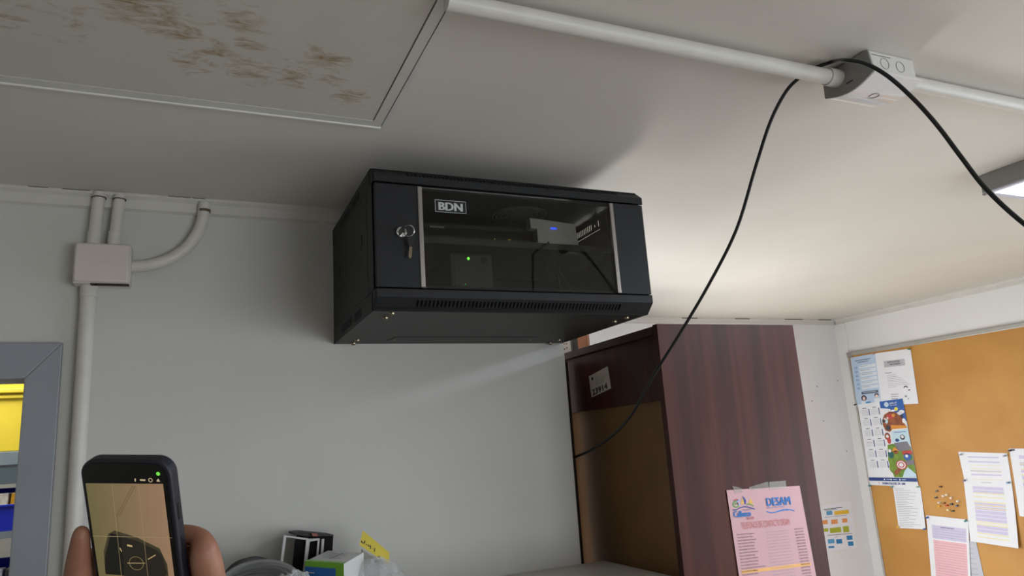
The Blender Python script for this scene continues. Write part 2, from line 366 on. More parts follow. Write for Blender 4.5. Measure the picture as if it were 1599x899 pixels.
# ------------------------------------------------------------------ ceiling conduits, junction box, lamp
yc = -.907; zc = HC-.0125-.008
t = cyl_thing('ceiling_conduit', 'long white conduit crossing the ceiling from the hatch frame to the junction box', [(-.012, yc, zc), (.70, yc, zc)], .0125, [((.655, yc, zc), (.70, yc, zc), .0150)])
zc2 = HC-.0125-.001
cyl_thing('ceiling_conduit', 'white conduit leaving the ceiling junction box towards the right edge', [(.78, -.925, zc2), (XR-.002, -.925, zc2)], .0125, [((.786, -.925, zc2), (.80, -.925, zc2), .0145)])
bx0, bx1, by0, by1 = .684, .790, -.968, -.882
t = thing('ceiling_junction_box', 'grey and white ceiling junction box with glossy lid and round knockouts', 'junction box', ((bx0+bx1)/2, (by0+by1)/2, HC))
MB().box((bx0, by0, HC-.040), (bx1, by1, HC-.0002)).build('box_base', BOXWHITE, t, bevel=.003)
# left end plate, grey, bellied lower edge
n = 10; prof = [(by1+.004, HC-.002), (by0-.002, HC-.002), (by0-.006, HC-.038)]
for i in range(n+1):
    a = i/n; y = by0-.006+(by1+.006-by0+.006)*a; prof.append((y, HC-.042-.012*math.sin(PI*a)))
prof.append((by1+.006, HC-.034))
MB().prism([(bx0-.004, y, z) for y, z in prof], (.0035, 0, 0)).build('end_plate', BOXGREY, t)
lp = [(by0-.005, HC-.0385)]+[(by0-.005+(by1-by0+.011)*i/n, HC-.0415-.011*math.sin(PI*i/n)) for i in range(n+1)]+[(by1+.006, HC-.0385)]
MB().prism([(bx0, y, z) for y, z in lp], (bx1-bx0+.004, 0, 0)).build('lid', LIDM, t, smooth=True)
for kx in (bx0+.034, bx0+.070):
    MB().ring((kx, by0-.0002, HC-.020), (0, 1, 0), .0095, .0006, 28, 5).build('knockout', BOXGREY, t, smooth=True)
MB().ring(((bx0+bx1)/2, (by0+by1)/2, HC-.0528), (0, 0, 1), .008, .0006, 28, 5).build('knockout', BOXGREY, t, smooth=True)
MB().box((bx0-.0046, -.935, HC-.0385), (bx0-.004, -.922, HC-.0365)).build('slot', CRACK_SHADE, t)
MB().box((bx0+.006, by0-.0005, HC-.008), (bx0+.05, by0-.0001, HC-.0072)).build('slot', CRACK_SHADE, t)
# lamp
lx, ly, lz = 1.503, -.606, HC-.045
t = thing('ceiling_lamp', 'surface mounted ceiling lamp with grey sides and lit white diffuser', 'lamp', (lx+.15, ly-.6, HC))
LG = mat('lamp_grey_metal', (158, 157, 152), .45, noise=.04)
MB().box((lx, ly-1.2, lz), (lx+.3, ly, HC)).build('housing', LG, t, bevel=.001)
m = MB()
for a, b in [((lx, ly-1.2), (lx+.018, ly)), ((lx+.282, ly-1.2), (lx+.3, ly)), ((lx+.018, ly-.018), (lx+.282, ly)), ((lx+.018, ly-1.2), (lx+.282, ly-1.182))]: m.box((*a, lz-.004), (*b, lz))
m.build('bezel', mat('lamp_bezel_white', (205, 210, 225), .4, noise=.03), t)
MB().box((lx+.018, ly-1.182, lz-.002), (lx+.282, ly-.018, lz-.0002)).build('diffuser', mat('lamp_diffuser_lit', (240, 245, 255), .5, emit=(226, 238, 255), estr=21), t)
MB().box((lx-.001, ly-.010, lz-.007), (lx+.008, ly, lz-.004)).build('corner_cap', LG, t)

# black cable
cp_ = [at(1, .10, 880, 722), at(1, .03, 897, 714), at(1, -.06, 925, 701), at(1, -.18, 962, 675), at(1, -.30, 990, 641), at(1, -.42, 1020, 587), at(1, -.50, 1062, 520),
       at(1, -.58, 1108, 442), at(1, -.66, 1150, 358), at(1, -.74, 1180, 260), at(1, -.80, 1203, 190), at(1, -.845, 1228, 142), at(1, -.873, 1252, 118)]
cp_ += [Vector((.632, -.888, HC-.0042)), Vector((.640, -.905, HC-.0040)), Vector((.652, -.927, HC-.0045))]
dd = lambda d, u, v: CAM+ray(u, v)*d
cp_ += [dd(1.10, 1318, 94), dd(1.075, 1350, 99), dd(1.05, 1385, 118), dd(1.02, 1425, 153), dd(.99, 1463, 195), dd(.96, 1500, 244), dd(.93, 1540, 295), dd(.90, 1600, 350), dd(.86, 1680, 405), dd(.82, 1800, 470)]
tag(MB().tube(spline(cp_, 6), .0031, 10).build('network_cable', CABLE, smooth=True), 'black cable looping over the ceiling conduit and down past the bookcase', 'cable')

# ------------------------------------------------------------------ the wall mounted network cabinet
R0 = FZ; D, DF, H, ZT, ZB = .4154, .4286, .2772, .2410, .0390
rack = thing('network_cabinet', 'black wall mounted network cabinet with glass door and front vent slots', 'network cabinet', (.3, -.001, R0))
def P3(x, y, z): return Vector((x, y, R0+z))
def cap(nm, z0, z1, top):
    m = MB(); th = .0012; zf = z0 if not top else z1      # outer face
    ch = .0215 if not top else .019; cdy = .0235
    # side walls with slots, full depth
    hs = []
    for k in range(24):
        y = .098+k*.0088
        if k in (13, 15): continue
        z_0, z_1 = .008, (z1-z0)-.011
        if k == 14: z_0, z_1 = .012, .017
        hs.append((y, z_0, y+.0042, z_1))
    for x, nx in ((0, 1), (.6, -1)):
        m.holes(P3(x, 0, z0), (0, -1, 0), (0, 0, 1), (nx, 0, 0), D-cdy+.010, z1-z0, hs, th)
    yf, yc_ = -DF, -DF+cdy
    if not top: zc1 = z0+ch; prof = [(-.395, z1), (yf, z1), (yf, zc1), (yc_, z0), (-.395, z0)]
    else: zc1 = z1-ch; prof = [(-.395, z0), (yf, z0), (yf, zc1), (yc_, z1), (-.395, z1)]
    for x in (0, .6-th): m.prism([P3(x, y, z) for y, z in prof], (th, 0, 0))
    # front face
    if not top: m.box(P3(0, yf, zc1), P3(.6, yf+th, z1)); m.box(P3(0, yf, z1-th), P3(.6, -.40, z1))
    else: m.box(P3(0, yf, z0), P3(.6, yf+th, zc1)); m.box(P3(0, yf, z0), P3(.6, -.40, z0+th))
    # slotted chamfer
    L = math.hypot(cdy, ch); u = Vector((1, 0, 0)); s_ = -1 if not top else 1
    v = Vector((0, cdy/L, s_*ch/L)); nrm = Vector((0, ch/L, -s_*cdy/L))
    n_ = 57 if not top else 60; xa, xb = (.078, .526) if not top else (.068, .545); pitch = (xb-xa)/n_
    hs = [(xa+k*pitch, L*.20, xa+k*pitch+pitch*.56, L*.80) for k in range(n_)]
    m.holes(P3(0, yf, zc1), u, v, nrm, .6, L, hs, th)
    if top: m.box(P3(0, -.406, z1-th), P3(.6, 0, z1))
    m.build(nm, RACK, rack)
cap('bottom_cap', 0, ZB-.001, False); cap('top_cap', ZT+.002, H, True)
MB().box(P3(.001, -.40, .0), P3(.599, -.004, .0012)).build('bottom_plate', mat('rack_underside', (54, 54, 52), .5, spec=.3, noise=.05, nscale=8), rack)
m = MB().box(P3(.004, -.412, .0025), P3(.596, -.402, ZB-.004)).box(P3(.004, -.412, ZT+.004), P3(.596, -.402, H-.002)); m.build('vent_slot_shade', mat('vent_dark', (6, 6, 6), .9, noise=.1), rack)  # near-black strips stand in for the shade behind the slots
# left side: front post, panel with two latch recesses
for x in (0, .5988): MB().box(P3(x, -.4125, ZB), P3(x+.0012, -.3695, ZT+.001)).build('front_post', RACK, rack)
for x, nx in ((0.0, 1), (.6, -1)):
    m = MB().holes(P3(x, -.367, ZB), (0, 1, 0), (0, 0, 1), (nx, 0, 0), .365, ZT+.001-ZB, [(.045, .102, .053, .130), (.281, .106, .289, .128)] if x == 0 else [], .0012)
    o = m.build('side_panel', RACK, rack)
    for yy in (-.318, -.082):
        MB().box(P3(x+.0002*nx, yy-.0065, .146), P3(x-.0012*nx, yy-.0035, .168)).build('latch', BLACKP, o)
m = MB().box(P3(.001, -.003, .001), P3(.599, -.001, H-.002)); m.build('back_panel', RACKIN, rack)
MB().box(P3(.05, -.0008, .02), P3(.55, .0009, .26)).build('wall_bracket', RACKIN, rack)
for x in (.038, .547): MB().box(P3(x, -.36, .003), P3(x+.015, -.33, .24)).build('mounting_rail', RACKIN, rack)
# underside: bolts and knock-out slot
for u, v_ in [(612, 488), (602, 495), (558, 530), (552, 535), (978, 495), (959, 501), (873, 530), (859, 534.6)]:
    q = at(2, R0, u, v_)
    bo = MB().lathe((q.x, min(q.y, -.012), R0), (0, 0, -1), [(0, .0068), (.0008, .0068), (.0010, .0056), (.0034, .0052), (.0046, .0036), (.0050, .001)], 16).build('bolt', BRASS, rack, smooth=True)
    MB().box((q.x-.0045, min(q.y, -.012)-.0006, R0-.0055), (q.x+.0045, min(q.y, -.012)+.0006, R0-.0048)).build('slot', BLACKP, bo)
m = MB().box(P3(.1175, -.1072, -.0006), P3(.476, -.1042, -.0001)).prism([P3(.1175, -.1072, -.0006), P3(.1200, -.1042, -.0006), P3(.1130, -.060, -.0006), P3(.1108, -.060, -.0006)], (0, 0, .0005))
m.build('knockout_line', mat('vent_dark', (6, 6, 6), .9, noise=.1), rack)
for x in (.125, .475): MB().lathe(P3(x, -.067, 0), (0, 0, -1), [(0, .0042), (.0012, .0038), (.0018, .002)], 12).build('rivet', BRASS, rack, smooth=True)
# fan grille in the roof
m = MB()
for r in (.018, .030, .042, .054, .062): m.ring(P3(.385, -.245, .262), (0, 0, 1), r, .0016, 32, 5)
for k in range(4): a = k*PI/4; m.tube([P3(.385-.062*math.cos(a), -.245-.062*math.sin(a), .264), P3(.385+.062*math.cos(a), -.245+.062*math.sin(a), .264)], .0014, 6)
m.build('fan_grille', mat('fan_wire', (150, 150, 148), .35, metal=.6, noise=.05), rack, smooth=True)
m = MB().lathe(P3(.385, -.245, .2735), (0, 0, -1), [(0, .060), (.006, .060), (.0065, .02), (.008, .018)], 24); m.build('fan', BLACKP, rack, smooth=True)
# door
dz0, dz1 = ZB+.001, ZT-.0005
dd_ = thing('door', '', '', P3(0, -DF, .14)); del dd_['label'], dd_['category']; bpy.data.objects.remove(dd_)
m = MB().box(P3(.0025, -DF, dz0), P3(.087, -DF+.013, dz1)).box(P3(.5215, -DF, dz0), P3(.5985, -DF+.013, dz1)).box(P3(.087, -DF+.005, dz0), P3(.5215, -DF+.012, dz0+.006)).box(P3(.087, -DF+.005, dz1-.006), P3(.5215, -DF+.012, dz1))
rdoor = m.build('door', RACK, rack, bevel=.0008)
def glass_mat():
    g = bpy.data.materials.new('smoked_glass'); g.use_nodes = True; nt = g.node_tree; nt.nodes.remove(nt.nodes['Principled BSDF']); out = nt.nodes['Material Output']
    tr = nt.nodes.new('ShaderNodeBsdfTransparent'); tr.inputs[0].default_value = (.72, .72, .69, 1)
    gl = nt.nodes.new('ShaderNodeBsdfGlossy'); gl.inputs['Roughness'].default_value = .02; gl.inputs['Color'].default_value = (.9, .9, .9, 1)
    fr = nt.nodes.new('ShaderNodeFresnel'); fr.inputs['IOR'].default_value = 1.33
    mx = nt.nodes.new('ShaderNodeMixShader'); df = nt.nodes.new('ShaderNodeBsdfDiffuse'); df.inputs[0].default_value = (.5, .5, .48, 1); m2 = nt.nodes.new('ShaderNodeMixShader'); m2.inputs[0].default_value = .004; nt.links.new(tr.outputs[0], m2.inputs[1]); nt.links.new(df.outputs[0], m2.inputs[2])
    nt.links.new(fr.outputs[0], mx.inputs[0]); nt.links.new(m2.outputs[0], mx.inputs[1]); nt.links.new(gl.outputs[0], mx.inputs[2]); nt.links.new(mx.outputs[0], out.inputs[0])
    return g
MB().box(P3(.089, -DF+.0012, dz0+.0005), P3(.5195, -DF+.0045, dz1-.0005)).build('glass', glass_mat(), rdoor)
for x in (.0850, .5135): MB().box(P3(x, -DF-.002, dz0+.001), P3(x+.0088, -DF+.006, dz1-.001)).build('trim_strip', ALU, rdoor, bevel=.0008)
MB().box(P3(.0862, -DF-.003, dz0-.0015), P3(.0952, -DF+.002, dz0+.001)).build('trim_end', BLACKP, rdoor)
# lettering plate BDN
lx0, lx1, lz0, lz1 = .1195, .1835, .1915, .2165; yl = -DF-.0001+.0008
m = MB().m(BLACKP).quad(P3(lx0, yl, lz0), P3(lx1, yl, lz0), P3(lx1, yl, lz1), P3(lx0, yl, lz1)).m(LOGO)
for a, b, c, d in [(lx0, lx1, lz0, lz0+.0009), (lx0, lx1, lz1-.0009, lz1), (lx0, lx0+.0009, lz0, lz1), (lx1-.0009, lx1, lz0, lz1)]: m.quad(P3(a, yl-.0002, c), P3(b, yl-.0002, c), P3(b, yl-.0002, d), P3(a, yl-.0002, d))
for dx in (-.0012, -.0006, 0, .0006, .0012): m.text('BDN', lambda x, y: P3((lx0+lx1)/2+x+dx, yl-.0003-(dx+.0012)*.05, lz0+.0042+y), .0236, 0, 'CENTER', 1.04)
m.build('logo_plate', None, rdoor, recalc=False)
# lock with keys
lk = P3(.0505, -DF, .1450)
m = MB().lathe(lk, (0, -1, 0), [(0, .0112), (.003, .0112), (.005, .0098), (.0052, .0070), (.0035, .0068), (.0036, .001)], 24)
lock = m.build('lock', CHROME, rdoor, smooth=True)
dk = Vector((.0125, 0, -.0035))
m = MB().m(BLACKP).obox(lk+Vector((-.002, -.020, -.006)), (.004, 0, 0), (0, .016, 0), (0, 0, .013)).m(CHROME)
m.ring(lk+Vector((.010, -.017, -.001)), (.5, .8, .2), .0105, .0008, 26, 5)
kt = lk+Vector((.0145, -.014, -.012))
m.m(BLACKP).prism([kt+Vector(q) for q in [(-.0065, 0, 0), (.0055, 0, 0), (.0068, 0, -.008), (.004, 0, -.0185), (-.0035, 0, -.0185), (-.007, 0, -.009)]], (0, .003, 0))
m.m(BRASS).prism([kt+Vector(q) for q in [(-.003, .001, -.018), (.0022, .001, -.018), (.0005, .001, -.0385), (-.0022, .001, -.0415), (-.0055, .001, -.0385)]], (0, .0012, 0))
m.build('key', None, rdoor)
# things inside
shz = .157
m = MB().box(P3(.02, -.375, shz-.0015), P3(.58, -.06, shz)).box(P3(.02, -.3765, shz-.013), P3(.58, -.375, shz+.0005)).box(P3(.02, -.375, shz), P3(.022, -.06, shz+.018)).box(P3(.578, -.375, shz), P3(.58, -.06, shz+.018))
tag(m.build('rack_shelf', mat('shelf_grey', (72, 72, 70), .4, noise=.05)), 'dark metal shelf inside the network cabinet carrying the recorder', 'shelf')
t = thing('video_recorder', 'flat black recorder on the shelf inside the cabinet with tiny yellow lights', 'recorder', P3(.27, -.2, shz))
MB().box(P3(.125, -.30, shz+.003), P3(.40, -.07, shz+.056)).build('case', BLACKP, t, bevel=.001)
MB().box(P3(.125, -.303, shz+.005), P3(.40, -.30, shz+.055)).build('front_panel', mat('recorder_front', (48, 48, 47), .4, noise=.05), t, bevel=.001)
for x in (.14, .38): MB().box(P3(x, -.28, shz), P3(x+.012, -.26, shz+.003)).build('foot', BLACKP, t)
m = MB()
for k in range(9):
    x = .148+k*.0036; m.box(P3(x, -.3034, shz+.043+(.0006 if k % 2 else 0)), P3(x+.0026, -.303, shz+.0475))
m.build('lettering', LOGO, t)
for x in (.294, .327, .331): MB().disc(P3(x, -.3033, shz+.0265), (0, 1, 0), .0011, 10).build('indicator_light', mat('yellow_led', (220, 190, 80), .5, emit=(235, 200, 80), estr=.9), t)
t = thing('power_backup_unit', 'dark grey backup power unit on the cabinet floor with a green light', 'power unit', P3(.225, -.2, .0012))
MB().box(P3(.176, -.34, .0012), P3(.270, -.05, .138)).build('case', DARKGREY, t, bevel=.004)
MB().box(P3(.184, -.3415, .010), P3(.268, -.339, .134)).build('front_panel', mat('ups_front', (74, 73, 70), .45, noise=.05), t, bevel=.003)
q = at(1, -.342, 731.5, 403.5); MB().lathe(q, (0, -1, 0), [(0, .0026), (.0008, .0022), (.0012, .0008)], 12).build('indicator_light', mat('green_led', (80, 230, 60), .4, emit=(90, 255, 60), estr=6), t)
q = at(1, -.342, 727, 443.5); MB().lathe(q, (0, -1, 0), [(0, .0012), (.0006, .0008)], 10).build('indicator_light', mat('green_led_small', (60, 190, 60), .4, emit=(60, 220, 60), estr=1.6), t)
q = at(1, -.342, 756, 406); MB().ring(q, (0, 1, 0), .0062, .0010, 24, 5).disc(q+Vector((0, -.0004, 0)), (0, 1, 0), .0050).build('power_button', BLACKP, t)
yr = -.335
pr = [at(1, yr, *q) for q in [(827, 340), (835, 340.5), (898, 350), (905.5, 392), (841, 387), (838.5, 357), (829, 356)]]
zl = R0+shz
pr2 = [Vector((p.x, yr, max(p.z, zl+.001))) for p in pr]
t = thing('wireless_router', 'white box router on the shelf inside the cabinet with a blue light', 'router', (pr[3].x-.03, yr+.01, zl))
MB().prism(pr2, (0, .022, 0)).build('case', ROUTER, t, bevel=.0015, bseg=2)
q = at(1, yr-.0006, 864.5, 356.5); dq = at(1, yr-.0006, 873, 358)-q
MB().add([q+Vector((math.cos(2*PI*i/16)*.0085, 0, math.sin(2*PI*i/16)*.0019)) for i in range(16)], [tuple(range(16))]).build('indicator_light', mat('blue_led', (40, 70, 240), .4, emit=(40, 75, 255), estr=3.2), t)
for k, (ends, lab) in enumerate([([(856, 378), (861, 400), (868, 424), (875, 450)], 'left'), ([(859, 384), (864, 404), (876, 428), (892, 452)], 'right')]):
    p0 = [at(1, yr-.012-(.010 if i < 3 else .008)*i/2, *q) for i, q in enumerate(ends)]
    p0[-1] = Vector((p0[-1].x, p0[-1].y, p0[-1].z)); p0.append(Vector((p0[-1].x+.004, p0[-1].y+.01, R0+.006)))
    tag(MB().tube(spline(p0, 5), .0022, 8).build('network_cable', CABLE, smooth=True), 'thin black cable hanging from the router inside the cabinet, %s of two' % lab, 'cable')
m = MB(); q = at(1, yr-.012, 878, 390)
m.ring(q+Vector((0, .002, 0)), (.2, 1, .1), .011, .0022, 20, 6)
tag(m.build('cable_coil', CABLE, smooth=True), 'small dark cable coil under the router inside the cabinet', 'cable')

# ------------------------------------------------------------------ tall bookcase
ZCT0 = 1.515; XC, YC = .674, -.330; ZCAB = -.006+FZ; XC2 = 1.089; YC2 = .20
def wood_mat(nm, dark, light, sc_):
    m = bpy.data.materials.new(nm); m.use_nodes = True; nt = m.node_tree; b = nt.nodes['Principled BSDF']; L = nt.links.new
    tc = nt.nodes.new('ShaderNodeTexCoord'); mp = nt.nodes.new('ShaderNodeMapping'); mp.inputs['Scale'].default_value = sc_; L(tc.outputs['Object'], mp.inputs[0])
    n = nt.nodes.new('ShaderNodeTexNoise'); n.inputs['Scale'].default_value = 3.2; n.inputs['Detail'].default_value = 6; n.inputs['Distortion'].default_value = .8; L(mp.outputs[0], n.inputs['Vector'])
    r = nt.nodes.new('ShaderNodeValToRGB'); r.color_ramp.elements[0].position = .32; r.color_ramp.elements[1].position = .72
    r.color_ramp.elements[0].color = (*lin(dark), 1); r.color_ramp.elements[1].color = (*lin(light), 1); L(n.outputs['Fac'], r.inputs[0]); L(r.outputs[0], b.inputs['Base Color'])
    b.inputs['Roughness'].default_value = .38; b.inputs['Specular IOR Level'].default_value = .22
    return m
WOOD = wood_mat('mahogany_laminate', (58, 29, 23), (86, 45, 33), (9, 9, .55)); WOODD = wood_mat('mahogany_edge', (56, 30, 25), (78, 43, 34), (1, 3, 3))
HB = mat('tan_hardboard', (134, 98, 58), .6, noise=.08, nscale=6, rgb2=(122, 88, 50))
bc = thing('bookcase', 'tall dark mahogany bookcase standing side on beyond the network cabinet', 'bookcase', ((XC+XC2)/2, (YC+YC2)/2, 0))
MB().box((XC+.0, YC, 0), (XC2, YC+.018, ZCAB)).build('side_panel', WOOD, bc, bevel=.0008)
MB().box((XC+.0, YC2-.018, 0), (XC2, YC2, ZCAB)).build('side_panel', WOOD, bc, bevel=.0008)
MB().box((XC, YC+.0185, ZCAB-.022), (XC2, YC2-.0185, ZCAB-.003)).build('top_panel', WOODD, bc, bevel=.0008)
MB().box((XC+.012, YC+.0185, 1.892), (XC+.028, YC2-.0185, ZCAB-.0225)).build('back_rail', WOOD, bc)
MB().box((XC+.0285, YC+.0185, .08), (XC+.0325, YC2-.0185, ZCAB-.0235)).build('back_panel', HB, bc)
for z in (.08, .45, .82, 1.19, 1.56): MB().box((XC+.034, YC+.0185, z-.018), (XC2-.004, YC2-.0185, z)).build('shelf', WOODD, bc)
MB().box((XE+.001, .112, 0), (XC-.0005, .124, ZCAB-.03)).build('light_block_board', mat('light_block_dark', (46, 28, 22), .6, noise=.15), bc)  # dark board added to keep window light out of the space behind
# asset tag 23914
tq = [at(0, XC+.0118, *q) for q in [(919.5, 587.5), (949, 571.5), (954.5, 606), (924, 620.5)]]
def bil(q, off, n):
    def f(u, v):
        p = (q[0]*(1-u)+q[1]*u)*(1-v)+(q[3]*(1-u)+q[2]*u)*v; return p+Vector(n)*off
    return f
f0 = bil(tq, .0002, (-1, 0, 0)); f1 = bil(tq, .0005, (-1, 0, 0))
m = MB().m(mat('tag_paper', (205, 196, 180), .5, noise=.05)).quad(f0(0, 0), f0(0, 1), f0(1, 1), f0(1, 0)).m(INK)
m.text('23914', lambda x, y: f1(.07+x, .93-y), .36, .014, 'LEFT', .86)
m.m(mat('tag_grey_print', (150, 142, 128), .6, noise=.1)); m.text('MUNICIPALIDAD', lambda x, y: f1(.28+x, .28-y), .075, 0, 'LEFT', 1.0)
for k in range(3): m.quad(f1(.3, .34+k*.09), f1(.3, .37+k*.09), f1(.92-.1*k, .37+k*.09), f1(.92-.1*k, .34+k*.09))
m.m(INK).quad(f1(.12, .12), f1(.12, .26), f1(.22, .26), f1(.22, .12))
m.build('asset_tag', None, bc, recalc=False)
# things on the bookcase top
q = at(0, .70, 879, 547); y0 = q.y
tzz = ZCAB-.003
e = at(0, .70, 891.5, 544).y; g0 = at(0, .70, 901, 541).y; g1 = at(0, .70, 915.5, 538).y
t = thing('box_file', 'small box with white label on the bookcase top beside the wall edge', 'box', (.74, (y0+e)/2, tzz))
MB().box((.70, e, tzz), (.74, e+.07, tzz+.06)).build('case', mat('card_white', (205, 200, 192), .6, noise=.05), t, bevel=.001)
m = MB()
for yy, zz in [(.02, .030), (.02, .018), (.035, .032), (.034, .016), (.05, .026)]: m.box((.6995, e+yy, tzz+zz), (.70, e+yy+.008, tzz+zz+.004))
m.build('label_print', mat('label_print_red', (120, 70, 70), .6, noise=.1), t)
t = thing('folder_box', 'dark and amber box lying on the bookcase top under the network cabinet', 'box', (.76, (g0+g1)/2, tzz))
MB().box((.705, g0, tzz), (.73, e-.003, tzz+.09)).build('case', mat('dark_card', (52, 48, 42), .6, noise=.1), t, bevel=.001)
MB().box((.703, g1, tzz), (.712, g0-.0005, tzz+.095)).build('cover', mat('amber_plastic', (200, 112, 30), .35, noise=.08), t, bevel=.001)

# ------------------------------------------------------------------ flat sheets
def affine_uv(q, pt):           # inverse of the parallelogram part of the sheet
    a = q[1]-q[0]; b = q[3]-q[0]; d = pt-q[0]
    aa, ab, bb, da, db = a.dot(a), a.dot(b), b.dot(b), d.dot(a), d.dot(b); det = aa*bb-ab*ab
    return ((da*bb-db*ab)/det, (db*aa-da*ab)/det)
class Sheet:
    def __init__(s, name, label, cat, q, n, material, curl=0.0, group=None, th=.0004, off=.0008):
        s.q = q; s.n = Vector(n).normalized(); s.curl = curl; s.off = off
        s.root = thing(name, label, cat, (q[2]+q[3])/2, group)
        N = 8; m = MB(); vs = []; fs = []
        for k in range(2):
            for j in range(N+1):
                for i in range(N+1): vs.append(s.p(i/N, j/N, k*th))
        M_ = (N+1)*(N+1)
        for j in range(N):
            for i in range(N):
                a = j*(N+1)+i; fs.append((a, a+1, a+N+2, a+N+1)); fs.append((M_+a, M_+a+N+1, M_+a+N+2, M_+a+1))
        for i in range(N):
            for a, b in ((i, i+1), (N*(N+1)+i+1, N*(N+1)+i), ((i+1)*(N+1), i*(N+1)), (i*(N+1)+N, (i+1)*(N+1)+N)): fs.append((a, M_+a, M_+b, b))
        s.th = th; m.add(vs, fs); m.build('paper', material, s.root, smooth=True)
        s.pr = MB(); s.lv = 0
    def p(s, u, v, off=0):
        q = s.q; p = (q[0]*(1-u)+q[1]*u)*(1-v)+(q[3]*(1-u)+q[2]*u)*v
        return p+s.n*(s.off+off+s.curl*(v**2)*(0.4+.6*u))
    def rect(s, mt, u0, v0, u1, v1, lv=1):
        s.pr.m(mt); o = s.th+.0003*lv; N = max(1, int(abs(v1-v0)*10))
        for k in range(N):
            a = v0+(v1-v0)*k/N; b = v0+(v1-v0)*(k+1)/N
            s.pr.quad(s.p(u0, a, o), s.p(u0, b, o), s.p(u1, b, o), s.p(u1, a, o))
    def poly(s, mt, pts, lv=1):
        s.pr.m(mt); o = s.th+.0003*lv; s.pr.add([s.p(u, v, o) for u, v in pts], [tuple(range(len(pts)))])
    def ell(s, mt, cu, cv, ru, rv, lv=1, n=18, a0=0, a1=2*PI):
        s.poly(mt, [(cu+ru*math.cos(a0+(a1-a0)*i/n), cv+rv*math.sin(a0+(a1-a0)*i/n)) for i in range(n)], lv)
    def text(s, mt, txt, u, v, h, bold=0, align='LEFT', ws=1.0, lv=2):   # h = cap size as fraction of sheet height
        s.pr.m(mt); o = s.th+.0003*lv; asp = (s.q[3]-s.q[0]).length/(s.q[1]-s.q[0]).length
        s.pr.text(txt, lambda x, y: s.p(u+x*asp, v-y, o), h, bold, align, ws)
    def done(s, name='print'):
        if s.pr.v: s.pr.build(name, None, s.root, recalc=False)
        return s.root

# contact poster taped to the bookcase side
PINK = mat('pink_paper', (210, 168, 171), .7, noise=.03, nscale=8)
BLUEP = mat('logo_blue', (62, 130, 204), .6, noise=.05); BLUE2 = mat('logo_dark_blue', (45, 78, 150), .6, noise=.05)
GREENP = mat('logo_green', (90, 160, 70), .6, noise=.05); YELP = mat('logo_yellow', (226, 178, 84), .6, noise=.05); REDP = mat('logo_red', (190, 84, 92), .6, noise=.05)
TITLE = mat('title_coral', (206, 120, 116), .6, noise=.05); ORG = mat('orange_highlight', (240, 182, 110), .6, noise=.05)
pp = lambda u, v: at(1, YC-.0012, u, v)
TL, TR = pp(1134, 765), pp(1248, 758); dl = (pp(1153.4, 899)-TL).normalized(); dr = (pp(1274, 899)-TR).normalized()
hp = .300
S = Sheet('contact_poster', 'pink contact list poster taped to the side of the dark bookcase', 'poster', [TL, TR, TR+dr*hp, TL+dl*hp], (0, -1, 0), PINK)
vv = lambda y: affine_uv(S.q, pp(1120+400/5.835, 745+y/5.835))[1]
uv = lambda x, y: affine_uv(S.q, pp(1120+x/5.835, 745+y/5.835))
# left crest: hills, sails and wave
u0, v0 = uv(165, 250); du = .001
def E(x, y, rx, ry, mt, lv=1):
    u, v = uv(x, y); u2, _ = uv(x+rx, y); _, v2 = uv(x, y+ry); S.ell(mt, u, v, abs(u2-u), abs(v2-v), lv)
def Q(mt, pts, lv=1): S.poly(mt, [uv(*p) for p in pts], lv)
E(165, 245, 32, 32, GREENP); E(165, 245, 21, 21, PINK, 2); E(160, 240, 9, 10, GREENP, 3); E(190, 228, 20, 26, mat('pale_blue', (150, 180, 222), .6, noise=.05), 2); E(192, 228, 11, 15, PINK, 3)
for x, y in ((152, 210), (166, 202), (178, 206)): E(x, y, 7, 7, REDP, 2)
Q(YELP, [(205, 245), (222, 186), (240, 238)], 2); Q(BLUE2, [(222, 172), (240, 182), (256, 208), (256, 240), (244, 242), (240, 208)], 3); Q(YELP, [(276, 240), (298, 190), (325, 244)], 2)
def wave(mt, pts, w0, lv):
    for (a, b) in zip(pts[:-1], pts[1:]): Q(mt, [a, b, (b[0], b[1]+w0), (a[0], a[1]+w0)], lv)
wave(BLUE2, [(135, 290), (165, 292), (200, 272), (235, 262), (270, 264), (300, 274), (335, 284)], 9, 4)
wave(GREENP, [(260, 244), (285, 236), (310, 246), (325, 258)], 8, 4)
def T(mt, txt, x, y, hpx, bold=0, ws=1.0, al='LEFT', lv=4):
    u, v = uv(x, y); h = abs(uv(x, y)[1]-uv(x, y-hpx)[1]); S.text(mt, txt, u, v, h*1.38, bold*h, al, ws, lv)
T(BLUEP, 'Calbuco', 142, 366, 60, 0, .76); T(BLUEP, 'Calbuco', 145, 366, 60, 0, .76, 'LEFT', 5); T(BLUEP, 'Calbuco', 147, 365, 60, 0, .76, 'LEFT', 6); T(BLUE2, 'Municipalidad', 225, 302, 13, 0, .95); T(REDP, 'SALUD', 264, 384, 22, .02, .95)
T(BLUEP, 'DESAM', 440, 262, 78, 0, .90); T(BLUEP, 'DESAM', 443, 262, 78, 0, .90, 'LEFT', 5); T(BLUEP, 'DESAM', 446, 262, 78, 0, .90, 'LEFT', 6); T(BLUEP, 'Departamento de Salud Municipal', 440, 282, 12, 0, .98)
wave(BLUEP, [(442, 306), (480, 318), (520, 314), (560, 300), (600, 288), (650, 288), (696, 300)], 9, 2); wave(BLUEP, [(470, 318), (520, 318), (580, 303), (640, 296)], 4, 3)
T(TITLE, 'TELEFONOS DE CONTACTO DESAM', 218, 470, 62, 0, .43)
